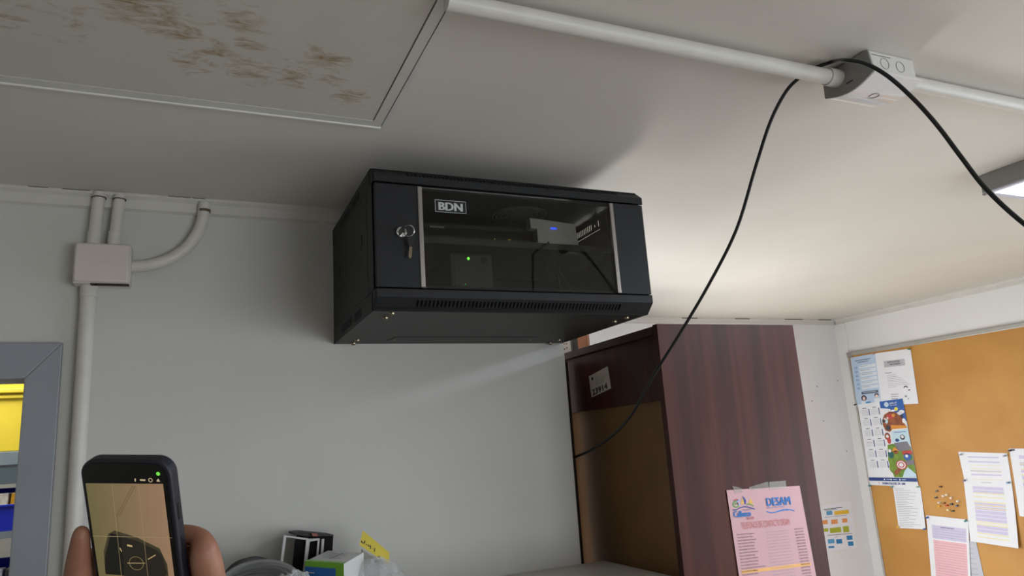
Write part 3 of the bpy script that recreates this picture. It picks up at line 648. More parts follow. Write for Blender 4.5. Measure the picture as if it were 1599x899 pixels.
names = ['Aguantao', 'Texas', 'San Agustin', 'Pollollo', 'Pergue', 'Putenio', 'San Antonio', 'Huapi', 'Chullehue', 'San Rafael', 'Peñasmo', 'Administrativa Desam', 'Machil', 'Quenu', 'Tabon', 'Chope', 'Chucahua', 'Rulo', 'Yaco', 'Huito']
for i, nm_ in enumerate(names):
    yy = 527+i*27.6+i*i*.05; xx = 172+i*3.9
    u, v = uv(xx, yy)
    if i == 12:
        ua, va = uv(xx-2, yy+6); S.rect(ORG, ua, va-.017, ua+.92, va+.006, 1)
    T(INK, 'Posta de Salud Rural '+nm_, xx, yy, 12.5, .004, 1.0)
    u, v = uv(xx, yy)
    S.text(INK, '+569 9419 93%02d' % (10+i*4), .935, v, .0150, 0, 'RIGHT', .92, 4)
    S.rect(INKG, .42, v-.002, .73, v-.0005, 2)
S.done()
TAPE = mat('clear_tape', (205, 205, 195), .12, noise=.1, nscale=40, alpha=.2, coat=.3)
for pts in ([(1143, 758), (1157, 762), (1160, 768), (1146, 770)], [(1168, 760.5), (1198, 751.5), (1200, 761), (1172, 765)], [(1200, 752), (1226, 750), (1227, 763), (1201, 765)]):
    q = [pp(*p)+Vector((0, -.0022, 0)) for p in pts]; MB().prism(q, (0, .0006, 0)).build('tape', TAPE, S.root)

# organisation chart on the far wall
wp2 = lambda u, v: at(1, YF-.0006, u, v)
S = Sheet('organisation_chart', 'white paper chart of coloured boxes on the far wall behind the bookcase', 'chart', [wp2(1262, 793), wp2(1328, 782), wp2(1338, 855), wp2(1272, 864)], (0, -1, 0), PAPER)
cB, cY, cO, cG, cD = [mat(n_, c_, .6, noise=.05) for n_, c_ in (('chart_blue', (90, 160, 205)), ('chart_yellow', (235, 190, 60)), ('chart_orange', (232, 158, 96)), ('chart_green', (170, 180, 50)), ('chart_deep_blue', (40, 130, 190)))]
def box8(mt, x0, y0, x1, y1):     # crop pixels of the chart, leaning with the sheet
    k = -.13; pts = [(x0, y0), (x1, y0+k*(x1-x0)), (x1+.13*(y1-y0), y1+k*(x1-x0)), (x0+.13*(y1-y0), y1)]
    S.poly(mt, [affine_uv(S.q, wp2(1270+a/8.99, 770+b/8.99)) for a, b in pts], 1)
for a in [(cB, 178, 250, 260, 305), (cY, 290, 248, 492, 300), (cO, 100, 378, 195, 435), (cO, 245, 365, 335, 425), (cO, 400, 345, 472, 400), (cG, 60, 498, 205, 545), (cG, 228, 478, 385, 548), (cG, 412, 450, 495, 530), (cB, 200, 635, 292, 695), (cD, 318, 628, 400, 690), (cD, 465, 572, 545, 630), (cD, 485, 650, 560, 708), (cD, 210, 730, 292, 758)]: box8(*a)
for x0, y0, x1, h_ in [(140, 222, 405, 9), (160, 238, 335, 5), (160, 332, 470, 4), (200, 578, 540, 6), (300, 596, 340, 4)]: box8(INK, x0, y0, x1, y0+h_)
S.done()

# ------------------------------------------------------------------ cork board and its papers
XB = XR-.020
CORK = mat('board_hardboard', (196, 144, 70), .6, noise=.12, nscale=3.5, rgb2=(182, 128, 58), bump=.08, bscale=150)
tl = at(0, XB, 1325.5, 556); ytop = tl.z; yl_ = tl.y; yr_ = -.75; zbb = .93
bd = thing('notice_board', 'large brown notice board in thin aluminium frame on the right wall', 'board', (XR, (yl_+yr_)/2, zbb))
MB().box((XB+.004, yr_, zbb), (XR-.001, yl_, ytop)).build('board_panel', CORK, bd)
AL2 = mat('board_frame_alu', (176, 174, 168), .4, metal=.5, noise=.05)
for a, b in [((yr_-.006, ytop), (yl_+.01, ytop+.020)), ((yr_-.006, zbb-.018), (yl_+.01, zbb)), ((yl_, zbb), (yl_+.010, ytop)), ((yr_-.010, zbb), (yr_, ytop))]:
    MB().box((XB-.002, a[0], a[1]), (XR-.001, b[0], b[1])).build('frame_rail', AL2, bd, bevel=.002)
MB().box((XB-.003, yl_-.022, ytop-.006), (XR-.001, yl_+.012, ytop+.022)).build('corner_cap', mat('corner_cap_grey', (150, 142, 140), .5, noise=.05), bd, bevel=.002)
XP = XB+.004
bp_ = lambda u, v: at(0, XP-.001, u, v)
def sheet(nm, lab, cat, px, mt=PAPER, curl=0, off=.0008): return Sheet(nm, lab, cat, [bp_(*p) for p in px], (-1, 0, 0), mt, curl, None, .0004, off)
LB = mat('leaflet_light_blue', (186, 206, 230), .7, noise=.04); LBW = mat('leaflet_white', (222, 230, 240), .7, noise=.04); DSL = mat('slate_print', (78, 90, 112), .6, noise=.05)
HAIR = mat('print_dark_hair', (60, 54, 66), .6, noise=.05); SKINP = mat('print_skin', (232, 206, 196), .6, noise=.05); SCRUB = mat('print_scrub_blue', (90, 150, 205), .6, noise=.05)
S = sheet('leaflet', 'light blue leaflet pinned in the top left corner of the notice board', 'leaflet', [(1328, 558.5), (1366.5, 551.5), (1377, 632), (1339, 636)], LB, 0, .0008)
for k in range(6):
    S.rect(LBW, .30, .19+k*.082, .97, .25+k*.082, 1); S.rect(INKG, .34, .205+k*.082, .34+.5*(.6+.4*((k*37) % 5)/5), .212+k*.082, 2)
    S.ell(mat('leaflet_icon_blue', (150, 180, 220), .6, noise=.05), .17, .22+k*.082, .07, .026, 1)
S.rect(DSL, .17, .075, .80, .088, 1); S.rect(DSL, .25, .115, .70, .127, 1); S.rect(DSL, .26, .705, .93, .755, 1); S.rect(LBW, .33, .722, .85, .730, 2)
S.ell(HAIR, .33, .83, .11, .055, 1); S.ell(SKINP, .33, .84, .055, .035, 2); S.rect(LBW, .20, .89, .48, .99, 1); S.rect(SCRUB, .38, .905, .58, .965, 2)
S.ell(HAIR, .85, .80, .09, .035, 1); S.ell(SKINP, .85, .82, .06, .030, 2); S.rect(LBW, .74, .86, .97, .99, 1); S.done()
S = sheet('notice_sheet', 'white notice with grey heading box pinned at the top of the notice board', 'notice', [(1366.5, 551.5), (1422, 544), (1434.5, 630), (1377, 633)], PAPER, 0, .0010)
S.rect(mat('grey_box_print', (186, 188, 194), .6, noise=.04), .22, .17, .80, .29, 1); S.text(INK, 'PREPARADOS PARA', .32, .215, .040, .0006, 'LEFT', .75); S.text(INK, 'TOMA DE PRESION', .36, .26, .040, .0006, 'LEFT', .7)
S.rect(INK, .22, .395, .40, .403, 1)
for k in range(8): S.rect(INKG, .26, .44+k*.032, .26+.25+.4*((k*29) % 7)/7, .445+k*.032, 1)
S.ell(HAIR, .73, .69, .055, .028, 1); S.ell(PAPER, .73, .705, .038, .022, 2); S.ell(HAIR, .81, .745, .03, .010, 1); S.ell(INKG, .70, .855, .035, .018, 1); S.ell(INKG, .76, .90, .02, .012, 1)
for k in range(4): S.rect(INK, .30, .80+k*.04, .52-.02*k, .808+k*.04, 1)
S.done()
# calendar
cn = mat('calendar_navy', (34, 62, 130), .5, noise=.05); cs_ = mat('calendar_sky', (44, 96, 176), .5, noise=.1)
brn = mat('calendar_brown', (122, 66, 46), .6, noise=.3, nscale=40, rgb2=(160, 90, 50)); grn = mat('calendar_green', (128, 156, 52), .6, noise=.25, nscale=40, rgb2=(92, 128, 44)); lbl = mat('calendar_ice', (196, 222, 236), .6, noise=.08)
red_ = mat('calendar_red', (196, 70, 70), .6, noise=.1); ora = mat('calendar_orange', (226, 150, 56), .6, noise=.1); gry = mat('calendar_grey', (130, 126, 138), .6, noise=.15); yel = mat('calendar_yellow', (232, 220, 90), .6, noise=.05)
S = sheet('wall_calendar', 'wall calendar with twelve small months and colourful picture strip on the notice board', 'calendar', [(1340, 631.5), (1410, 622), (1435, 759.6), (1359.5, 757)], PAPER, 0, .0026)
for j in range(6):
    for i in range(2):
        u = .06+i*.225-.0*j; v = .075+j*.128
        S.rect(INK, u+.04, v-.022, u+.12, v-.015, 1); S.rect(cn, u+.165, v-.006, u+.185, v+.075, 1)
        for r in range(5): S.rect(INKG, u, v+.004+r*.015, u+.145, v+.0065+r*.015, 1)
        S.rect(red_, u+.11, v+.03, u+.12, v+.035, 2)
S.poly(cs_, [(.50, .0), (1, 0), (1, .26), (.80, .24), (.70, .10), (.50, .08)], 1)
S.ell(lbl, .64, .045, .05, .03, 2); S.text(PAPER, 'Junto a ti', .71, .045, .034, .0006, 'LEFT', .8, 3); S.text(PAPER, 'todos los dias', .71, .068, .022, 0, 'LEFT', .8, 3)
S.ell(yel, .83, .11, .04, .022, 3); S.ell(PAPER, .93, .15, .06, .022, 3); S.ell(PAPER, .88, .165, .06, .018, 3); S.ell(PAPER, .76, .125, .05, .012, 3)
S.poly(brn, [(.50, .22), (.56, .16), (.68, .13), (.82, .15), (.92, .22), (.96, .30), (.99, .34), (.80, .34), (.70, .33), (.62, .37), (.53, .35), (.49, .28)], 4)
S.ell(red_, .68, .19, .08, .03, 5); S.ell(ora, .75, .18, .035, .02, 6); S.ell(lbl, .58, .24, .04, .03, 5); S.ell(HAIR, .60, .32, .05, .03, 5); S.poly(ora, [(.66, .29), (.98, .31), (.98, .34), (.66, .34)], 5)
S.poly(lbl, [(.66, .36), (.99, .35), (1, .52), (.70, .54), (.62, .48)], 4); S.rect(cs_, .70, .375, .95, .382, 5); S.ell(HAIR, .86, .44, .05, .03, 5); S.ell(PAPER, .86, .435, .03, .018, 6); S.ell(cn, .74, .47, .04, .02, 5)
S.ell(brn, .55, .42, .06, .045, 5); S.ell(red_, .57, .47, .04, .04, 6); S.ell(PAPER, .55, .42, .03, .02, 6)
S.poly(grn, [(.52, .52), (.62, .51), (.99, .55), (1, .90), (.55, .90), (.48, .70)], 3); S.poly(gry, [(.66, .50), (.94, .49), (1, .58), (.72, .60)], 5)
S.poly(ora, [(.58, .60), (.66, .545), (.74, .60)], 6); S.ell(brn, .67, .61, .05, .02, 6); S.ell(mat('calendar_teal', (36, 100, 96), .6, noise=.1), .56, .635, .06, .045, 6); S.ell(PAPER, .55, .59, .03, .02, 7)
S.poly(red_, [(.80, .60), (.99, .59), (1, .635), (.80, .64)], 6); S.ell(cs_, .89, .665, .08, .04, 6); S.ell(PAPER, .88, .655, .03, .018, 7); S.poly(gry, [(.84, .71), (1, .70), (1, .75), (.84, .76)], 6)
S.ell(HAIR, .53, .235, .035, .02, 7); S.ell(SKINP, .56, .215, .028, .016, 7); S.ell(SKINP, .62, .205, .022, .014, 7); S.ell(HAIR, .92, .20, .03, .02, 6); S.ell(PAPER, .95, .255, .035, .03, 6)
for k in range(4): S.ell(red_ if k % 2 == 0 else PAPER, .74, .755, .11-.022*k, .055-.011*k, 7+k)
S.ell(grn, .55, .79, .07, .06, 6); S.poly(brn, [(.56, .84), (.68, .78), (.72, .82), (.60, .88)], 7); S.poly(lbl, [(.72, .90), (.78, .83), (.86, .78), (1, .86), (1, .90)], 7)
S.rect(cn, 0, .905, 1, .945, 9)
for u in (.34, .48, .66): S.ell(PAPER, u, .925, .016, .009, 10); S.rect(lbl, u+.04, .921, u+.12, .928, 10)
S.text(cn, 'FARMACIAS DEL DR. SIMI', .27, .985, .037, .0009, 'LEFT', .76, 3); S.text(red_, 'Y', .19, .985, .036, .0003, 'LEFT', .9, 3)
S.done()
S = sheet('printed_list', 'narrow printed list hanging below the wall calendar', 'list', [(1394, 757), (1437, 758), (1447, 826), (1404, 824)], PAPER, .006, .0008)
for k in range(22):
    S.rect(INKG, .06, .08+k*.041, .40+.5*((k*31) % 9)/9, .087+k*.041, 1)
S.done()
# big sheets
def ruled(S, rows, bands):
    for v in rows: S.rect(LILAC, .18, v, .82, v+.05, 1)
    for v in bands: S.rect(YELLOWBAND, .18, v, .84, v+.012, 2)
S = sheet('schedule_sheet', 'upper white schedule sheet with yellow lines, joined above a longer one', 'sheet', [(1496.5, 705), (1573, 707.5), (1580, 753), (1506.5, 751)], PAPER, 0, .0008)
ruled(S, [.14, .30, .62, .74], [.44, .56, .64, .92]); S.done()
S = sheet('schedule_sheet', 'lower and longer white schedule sheet with yellow lines on the notice board', 'sheet', [(1505, 748.5), (1580, 751.5), (1593.5, 855.5), (1516.5, 844.5)], PAPER, .012, .0016)
S.rect(INKG, .38, .03, .60, .036, 1); ruled(S, [.10, .16, .36, .42, .48, .54, .60, .72, .78], [.20, .26, .34, .39, .44, .66, .70, .84, .90]); S.done()
S = sheet('schedule_sheet', 'white sheet at the right edge overhanging the notice board', 'sheet', [(1576, 700), (1652, 700), (1672, 820), (1593.5, 805)], PAPER, .014, .0010)
ruled(S, [.10, .2, .3, .4, .5], [.22, .3, .38, .46]); S.rect(INK, .02, .012, .12, .03, 2); S.done()
PK = mat('pink_table_print', (236, 186, 194), .7, noise=.05)
a0, a1, b0, b1 = (1447, 804), (1512.5, 811), (1459, 945), (1519.5, 957)
S = sheet('table_sheet', 'white sheet with lilac and pink table at the lower notice board', 'sheet', [a0, a1, b1, b0], PAPER, .006, .0030)
S.rect(LILAC, .12, .10, .94, .25, 1); S.rect(PK, .13, .265, .94, .72, 1); S.rect(INK, .33, .115, .66, .121, 2); S.rect(INKG, .13, .735, .93, .745, 1)
for k in range(15): S.rect(INKG, .15, .29+k*.028, .92, .2925+k*.028, 2)
for k in range(4): S.rect(INKG, .14, .14+k*.028, .92, .1425+k*.028, 2)
S.done()
S = sheet('loose_sheet', 'grey backed loose sheet hanging behind the pink table sheet', 'sheet', [(1476, 838), (1524.5, 846), (1550, 960), (1500, 962)], mat('shadow_paper', (196, 198, 208), .7, noise=.04), .0, .0006)
for k in range(10): S.rect(INKG, .1, .1+k*.07, .85, .105+k*.07, 1)
S.done()

# push pins
def pin_proto(nm_, mt):
    h = MB().lathe((0, 0, 0), (-1, 0, 0), [(.0005, .0048), (.002, .0050), (.0035, .0026), (.0095, .0022), (.0115, .0045), (.013, .0046), (.0135, .001)], 10)
    return h
pins = [((1422, 545), 'green', (60, 120, 70), 'at the top right corner of the white notice'), ((1366.5, 552), 'dusty pink', (190, 150, 150), 'between the blue leaflet and the white notice'),
 ((1338, 631), 'black', (35, 35, 40), 'below the blue leaflet at the frame'), ((1360.5, 757.5), 'teal', (40, 130, 130), 'at the bottom left corner of the wall calendar'),
 ((1395, 759), 'pale teal', (90, 160, 170), 'at the bottom middle of the wall calendar'), ((1435.5, 759.5), 'light green', (130, 180, 150), 'at the bottom right corner of the wall calendar'),
 ((1404.5, 822), 'yellow', (235, 190, 50), 'at the lower left of the printed list'), ((1446, 825), 'blue', (60, 120, 180), 'at the lower right of the printed list'),
 ((1450, 807), 'deep blue', (40, 80, 160), 'at the top left corner of the pink table sheet'), ((1510, 812), 'teal', (30, 130, 130), 'at the top right corner of the pink table sheet'),
 ((1502, 709), 'grey', (160, 165, 180), 'at the top left corner of the upper schedule sheet'), ((1571, 711), 'silver grey', (140, 145, 155), 'at the top right corner of the upper schedule sheet'),
 ((1508, 749.5), 'purple grey', (110, 105, 140), 'on the left where the two schedule sheets join'), ((1577, 753), 'steel blue', (90, 130, 170), 'on the right where the two schedule sheets join'),
 ((1579, 703), 'black', (30, 30, 40), 'at the top left corner of the sheet at the right edge')]
clus = [((1470, 759.5), 'dark brown', (84, 46, 30), 'topmost of the spare pins'), ((1464, 766), 'grey', (110, 108, 112), 'second from top of the spare pins'), ((1463, 776), 'slate', (80, 84, 100), 'leftmost of the spare pins'),
 ((1474, 774), 'white', (240, 238, 230), 'left of the white pair in the spare pins'), ((1479, 772), 'cream', (236, 226, 206), 'right of the white pair in the spare pins'), ((1486, 777), 'pale pink', (238, 214, 208), 'in the middle right of the spare pins'),
 ((1497, 782), 'white', (242, 240, 236), 'rightmost of the spare pins'), ((1468, 784), 'white', (240, 240, 236), 'just above the yellow spare pin'), ((1468, 790), 'yellow', (240, 180, 50), 'lower left of the spare pins'),
 ((1475, 785), 'brown', (140, 90, 50), 'beside the red spare pin'), ((1480, 789), 'red', (210, 72, 36), 'centre bottom of the spare pins'), ((1487, 786.5), 'navy', (40, 50, 80), 'left of the two dark blue spare pins'),
 ((1495, 789), 'dark blue', (50, 64, 100), 'right of the two dark blue spare pins'), ((1482, 796), 'ivory', (240, 228, 180), 'bottom left of the spare pins'), ((1489, 797), 'dark green', (70, 90, 50), 'bottom right of the spare pins')]
pinmesh = {}
needle_me = None
for lst, grp in ((pins, 'push pins holding papers on the notice board'), (clus, 'spare push pins in a cluster on the notice board')):
    for (px, cn_, rgb, where) in lst:
        p = bp_(*px); p.x = XP-(.0065 if grp.startswith('push') else 0)
        t = thing('push_pin', '%s push pin %s' % (cn_, where), 'push pin', p, grp)
        key = rgb
        m = MB().lathe(p, (-1, random.uniform(-.15, .15), random.uniform(-.25, .1)), [(.0004, .0044), (.002, .0046), (.0035, .0026), (.0095, .0022), (.0115, .0044), (.013, .0046), (.0135, .001)], 10)
        m.build('head', mat('pin_%s' % cn_.replace(' ', '_')+str(sum(rgb)), rgb, .35, noise=.03), t, smooth=True)
        MB().tube([p+Vector((.004, 0, 0)), p-Vector((.001, 0, 0))], .0006, 6).build('needle', CHROME, t)

# ------------------------------------------------------------------ white cupboard under the network cabinet and its clutter
ZCT = -.558+FZ
cb = thing('cupboard', 'white cupboard with a plain top standing against the partition beneath the network cabinet', 'cupboard', (.18, -.2, 0))
CTOP = mat('counter_white', (205, 202, 194), .4, noise=.05, nscale=5); CFR = mat('cupboard_white', (210, 209, 204), .5, noise=.04)
cx0, cx1, cy0 = -.36, XC-.002, -.45
MB().box((cx0, cy0, ZCT-.025), (cx1, -.0005, ZCT)).build('top_board', CTOP, cb, bevel=.0015)
MB().box((cx0+.01, cy0+.025, .06), (cx1-.005, -.002, ZCT-.0255)).build('carcass', CFR, cb)
MB().box((cx0+.02, cy0+.05, 0), (cx1-.015, -.01, .06)).build('plinth', DARKGREY, cb)
xm = (cx0+cx1)/2
for a, b, hx in ((cx0+.012, xm-.002, xm-.04), (xm+.002, cx1-.007, xm+.03)):
    dr_ = MB().box((a, cy0+.006, .065), (b, cy0+.0245, ZCT-.029)).build('door', CFR, cb, bevel=.0015)
    MB().tube([(hx, cy0+.006, .95), (hx, cy0-.018, .95), (hx, cy0-.018, 1.07), (hx, cy0+.006, 1.07)], .004, 10).build('handle', CHROME, dr_, smooth=True)
# carton, blue green and white
yb0 = -.30
c2 = at(1, yb0, 537, 880); tz = c2.z; c1 = at(2, tz, 476.6, 876); wv = Vector((c2.x-c1.x, c2.y-c1.y, 0))
back = at(2, tz, 568, 862); dv = back-Vector((c2.x, yb0, tz)); dv.z = 0
t = thing('small_carton', 'white carton with blue and green end lying on the cupboard top', 'carton', (c1.x+.04, yb0+.05, ZCT))
o0 = Vector((c1.x, c1.y, ZCT)); hh = tz-ZCT
MB().obox(o0, wv, dv, (0, 0, hh)).build('box', mat('carton_white', (214, 216, 214), .45, noise=.04), t, bevel=.001)
nf = Vector((wv.y, -wv.x, 0)).normalized(); cg = mat('carton_green', (136, 206, 60), .4, noise=.05); cbm = mat('carton_blue', (48, 122, 208), .4, noise=.06)
def fp(u, v, k=1): return o0+wv*u+Vector((0, 0, hh*v))+nf*.0004*k
m = MB().m(cg).quad(fp(0, 0), fp(1, 0), fp(1, 1), fp(0, 1)).m(cbm).quad(fp(0, 0, 2), fp(.80, 0, 2), fp(.80, .92, 2), fp(0, .92, 2)).m(PAPER).quad(fp(.07, .82, 3), fp(.26, .82, 3), fp(.26, .835, 3), fp(.07, .835, 3))
m.build('end_print', None, t, recalc=False)
def tp(u, v): return o0+wv*u+dv*v+Vector((0, 0, hh+.0004))
m = MB().m(cg).quad(tp(0, 0), tp(1, 0), tp(1, .13), tp(0, .13)).m(INKG)
for k in range(4): m.quad(tp(.25, .35+k*.13), tp(.75-.1*(k % 2), .35+k*.13), tp(.75-.1*(k % 2), .37+k*.13), tp(.25, .37+k*.13))
m.quad(tp(.46, .3), tp(.49, .3), tp(.55, .85), tp(.52, .85)); m.build('top_print', None, t, recalc=False)
# black case with white frames
CASEB = mat('matt_black_case', (12, 12, 13), .6, noise=.1, spec=.15)
BW = mat('frame_white_plastic', (196, 196, 194), .35, noise=.04)
y1 = -.062
t = thing('plastic_case', 'black plastic case with white rectangular frames standing behind the carton', 'case', at(1, y1, 480, 930))
t.location.z = ZCT; t['_loc'] = list(t.location)
def px(y, *pts): return [at(1, y, *p) for p in pts]
def dropz(pts): return [Vector((p.x, p.y, max(p.z, ZCT+.0005))) for p in pts]
m = MB().prism(dropz(px(y1, (470, 834.5), (521, 836), (520, 856), (514, 960), (462, 960))), (-.004, .046, .0)); m.build('case', CASEB, t, bevel=.003)
m = MB().prism(dropz(px(y1-.004, (458, 831.5), (473, 830), (521, 834.5), (521.5, 837), (478, 838), (458, 834.5))), (-.004, .050, 0)); m.build('lid', mat('case_lid', (40, 40, 40), .6, noise=.05), t, bevel=.001)
m = MB().prism(px(y1-.012, (487, 833), (496, 833.4), (496, 837), (488, 836.6)), (0, .01, .001)); m.build('red_dot', mat('red_dot', (150, 84, 70), .5, noise=.1), t)
def loop(nm, outer, inner, y, th, mt):
    a = dropz(px(y, *outer)); b = dropz(px(y, *inner)); e = Vector((0, th, 0)); n = 4
    vs = a+b+[p+e for p in a]+[p+e for p in b]; fs = []
    for i in range(n):
        j = (i+1) % n; fs += [(i, j, n+j, n+i), (2*n+i, 3*n+i, 3*n+j, 2*n+j), (i, 2*n+i, 2*n+j, j), (n+i, n+j, 3*n+j, 3*n+i)]
    return MB().add(vs, fs).build(nm, mt, t, bevel=.0008)
loop('frame', [(443, 835.5), (482, 840.5), (474, 930), (431, 930)], [(447, 838.5), (478, 843), (470, 926), (436, 926)], y1-.050, .006, BW)
MB().prism(dropz(px(y1-.042, (461, 842), (481, 843), (474, 930), (452, 930))), (0, .004, 0)).build('panel', CASEB, t)
loop('frame', [(480, 841), (499.5, 840.5), (492, 930), (468, 930)], [(484, 845.5), (496, 843.5), (489, 926), (474, 926)], y1-.030, .006, BW)
MB().prism(dropz(px(y1-.022, (482, 843), (498, 842), (491, 930), (470, 930))), (0, .004, 0)).build('panel', CASEB, t)
MB().prism(dropz(px(y1-.012, (502.5, 841.5), (506.5, 841), (500, 930), (496, 930))), (0, .004, 0)).build('frame', BW, t)
# coiled cables in thin plastic
GREYC = mat('grey_cable', (128, 130, 128), .35, noise=.15, nscale=40)
def coil(lab, c, R, rr, turns, mt, tilt, seed=1, thick=.02):
    rnd = random.Random(seed); pts = []; up = Vector((0, math.cos(tilt), math.sin(tilt))); rt = Vector((1, 0, 0)); nn = rt.cross(up)
    N = int(turns*22); wob = [rnd.uniform(.86, 1.08) for _ in range(N//5+3)]
    for i in range(N+1):
        a = 2*PI*i/22; f = i/5; k = int(f); r = R*(wob[k]*(1-f+k)+wob[k+1]*(f-k))
        p = Vector(c)+rt*(r*math.cos(a))+up*(r*.72*math.sin(a))+nn*(thick*(i/N-.5)+.003*math.sin(a*2.3))
        p.z = max(p.z, ZCT+rr+.0005); pts.append(p)
    return tag(MB().tube(spline(pts, 2), rr, 7).build('cable_coil', mt, smooth=True), lab, 'cable')
pa = at(1, -.22, 398, 899)
coil('coil of grey cable on the cupboard top beside the right hand of the person', (pa.x, -.225, pa.z-.036), .078, .0042, 9, GREYC, 1.0, 3, .05)
pa = at(1, -.10, 405, 899)
coil('coil of dark cable behind the grey coil on the cupboard top', (pa.x-.012, -.07, pa.z-.010), .050, .0062, 6, mat('dark_grey_cable', (58, 60, 62), .4, noise=.1), 1.2, 9, .03)
# crumpled clear bags
def bag(nm, lab, c, sx, sy_, h, seed, mt):
    rnd = random.Random(seed); N, M_ = 40, 20; m = MB(); vs = []; fs = []
    ph = [(rnd.uniform(3, 11), rnd.uniform(0, 6), rnd.uniform(2, 9), rnd.uniform(0, 6), rnd.uniform(.02, .07)) for _ in range(9)]
    for j in range(M_+1):
        el = PI/2*j/M_
        for i in range(N):
            a = 2*PI*i/N; k = 1+sum(A*math.sin(round(f)*a+p)*math.cos(g*el+q) for f, p, g, q, A in ph)*(1-.4*j/M_)+rnd.uniform(-.035, .035)
            vs.append((c[0]+sx*math.cos(el)**.7*math.cos(a)*k, c[1]+sy_*math.cos(el)**.7*math.sin(a)*k, c[2]+max(0, h*math.sin(el)*(.9+.25*(k-1)*3))))
    for j in range(M_):
        for i in range(N):
            i2 = (i+1) % N; fs.append((j*N+i, j*N+i2, (j+1)*N+i2, (j+1)*N+i))
    return tag(m.add(vs, fs).build(nm, mt, smooth=False), lab, 'bag')
def film_mat():
    g = bpy.data.materials.new('clear_film'); g.use_nodes = True; nt = g.node_tree; b = nt.nodes['Principled BSDF']
    b.inputs['Base Color'].default_value = (.75, .78, .78, 1); b.inputs['Roughness'].default_value = .12; b.inputs['Alpha'].default_value = .32; b.inputs['Specular IOR Level'].default_value = .8
    n = nt.nodes.new('ShaderNodeTexNoise'); n.inputs['Scale'].default_value = 55; bp = nt.nodes.new('ShaderNodeBump'); bp.inputs['Strength'].default_value = .8; bp.inputs['Distance'].default_value = .004
    nt.links.new(n.outputs['Fac'], bp.inputs['Height']); nt.links.new(bp.outputs[0], b.inputs['Normal']); return g
FILM = film_mat()
pb = at(1, -.20, 592, 899)
bag('plastic_bag', 'crumpled clear plastic bag on the cupboard top below the yellow note', (pb.x-.005, -.19, ZCT), .062, .06, max(at(1, -.20, 585, 868).z-ZCT, .03), 4, FILM)
pb = at(1, -.33, 447, 899)
bag('plastic_bag', 'small clear plastic wrap in front of the white frames', (pb.x+.006, -.37, ZCT), .046, .035, max(at(1, -.38, 452, 887).z-ZCT, .02), 8, FILM)
# yellow note
yn = -.14
q = px(yn, (566.6, 828), (608, 862.5), (606.5, 882), (560.6, 850.5))
q[1].y -= .0; q[2].y -= .0
S = Sheet('sticky_note', 'yellow handwritten note stuck up among the plastic on the cupboard top', 'note', [q[0], q[1], q[2], q[3]], (0, -1, .1), mat('yellow_note', (216, 196, 70), .7, noise=.08, nscale=20), .006)
S.pr.m(INK); rnd = random.Random(5)
for k in range(7):
    u = .03+k*.07; v = .62-.0*k
    for j in range(2): S.rect(INK, u+j*.02, v+rnd.uniform(-.12, .1), u+.02+j*.03, v+rnd.uniform(.0, .18), 1)
S.rect(INK, .62, .86, .70, .95, 1); S.rect(INK, .78, .80, .84, .88, 1)
S.done('handwriting')
sp_ = MB().tube(px(yn+.006, (600, 878), (601, 960)), .0012, 6)
tag(MB().prism(dropz(px(yn+.010, (566, 858), (604, 882), (608, 975), (570, 975))), (0, .012, 0)).build('paper_packet', mat('packet_white', (196, 198, 196), .5, noise=.08)), 'pale packet holding up the yellow note on the cupboard top', 'packet')
# little wire scrap at the counter edge
q = at(2, ZCT+.002, 799, 890)
tag(MB().tube(spline([q, q+Vector((.006, .004, .001)), q+Vector((.014, .003, 0)), q+Vector((.012, -.004, 0))], 4), .0009, 6).build('wire_scrap', CABLE, smooth=True), 'tiny dark wire scrap lying on the cupboard top against the wall', 'wire')

# ------------------------------------------------------------------ storeroom seen through the doorway
YY = 1.0
def sp2(u, v, y=YY): return at(1, y, u, v)
YEL = mat('yellow_board', (240, 216, 62), .5, noise=.05, nscale=6)
zt_ = sp2(20, 597).z+.03; zb_ = sp2(20, 704).z; xr_ = sp2(60, 650).x
t = thing('yellow_cupboard', 'bright yellow wall cupboard with top ledge seen through the doorway', 'cupboard', (xr_-.5, YY+.1, zb_))
MB().box((xr_-1.0, YY, zb_), (xr_, YY+.3, zt_)).build('body', YEL, t, bevel=.002)
l1 = sp2(20, 612).z; l2 = sp2(20, 619).z
MB().box((xr_-1.0, YY-.018, l1-.004), (xr_, YY, l1+.010)).build('ledge', YEL, t, bevel=.003)
MB().box((xr_-1.0, YY-.010, l2-.006), (xr_, YY, l2+.004)).build('ledge', YEL, t, bevel=.002)
BG = mat('shelving_blue_grey', (128, 142, 152), .45, noise=.05)
zs = sp2(20, 727).z; zs2 = sp2(20, 755).z; zs3 = sp2(20, 828).z
sh = thing('storage_rack', 'blue grey metal storage rack holding blue bins in the storeroom', 'rack', (xr_-.5, YY+.2, 0))
MB().box((xr_-1.0, YY-.006, zs+.002), (xr_, YY+.38, zb_-.001)).build('top_beam', BG, sh, bevel=.002)
MB().box((xr_-1.0, YY-.002, zs2), (xr_, YY+.002, zs-.003)).build('front_panel', mat('shelving_dark_gloss', (96, 110, 120), .3, noise=.08), sh)
MB().box((xr_-1.0, YY-.02, zs3-.02), (xr_, YY+.38, zs3)).build('shelf', BG, sh)
MB().box((xr_-1.0, YY-.02, zs3-.24), (xr_, YY+.38, zs3-.22)).build('shelf', BG, sh)
for x in (xr_-1.0, xr_-.04):
    for y in (YY+.01, YY+.34): MB().box((x, y, 0), (x+.04, y+.04, zs-.003)).build('post', BG, sh)
BL = mat('bin_blue_plastic', (28, 46, 190), .35, noise=.06)
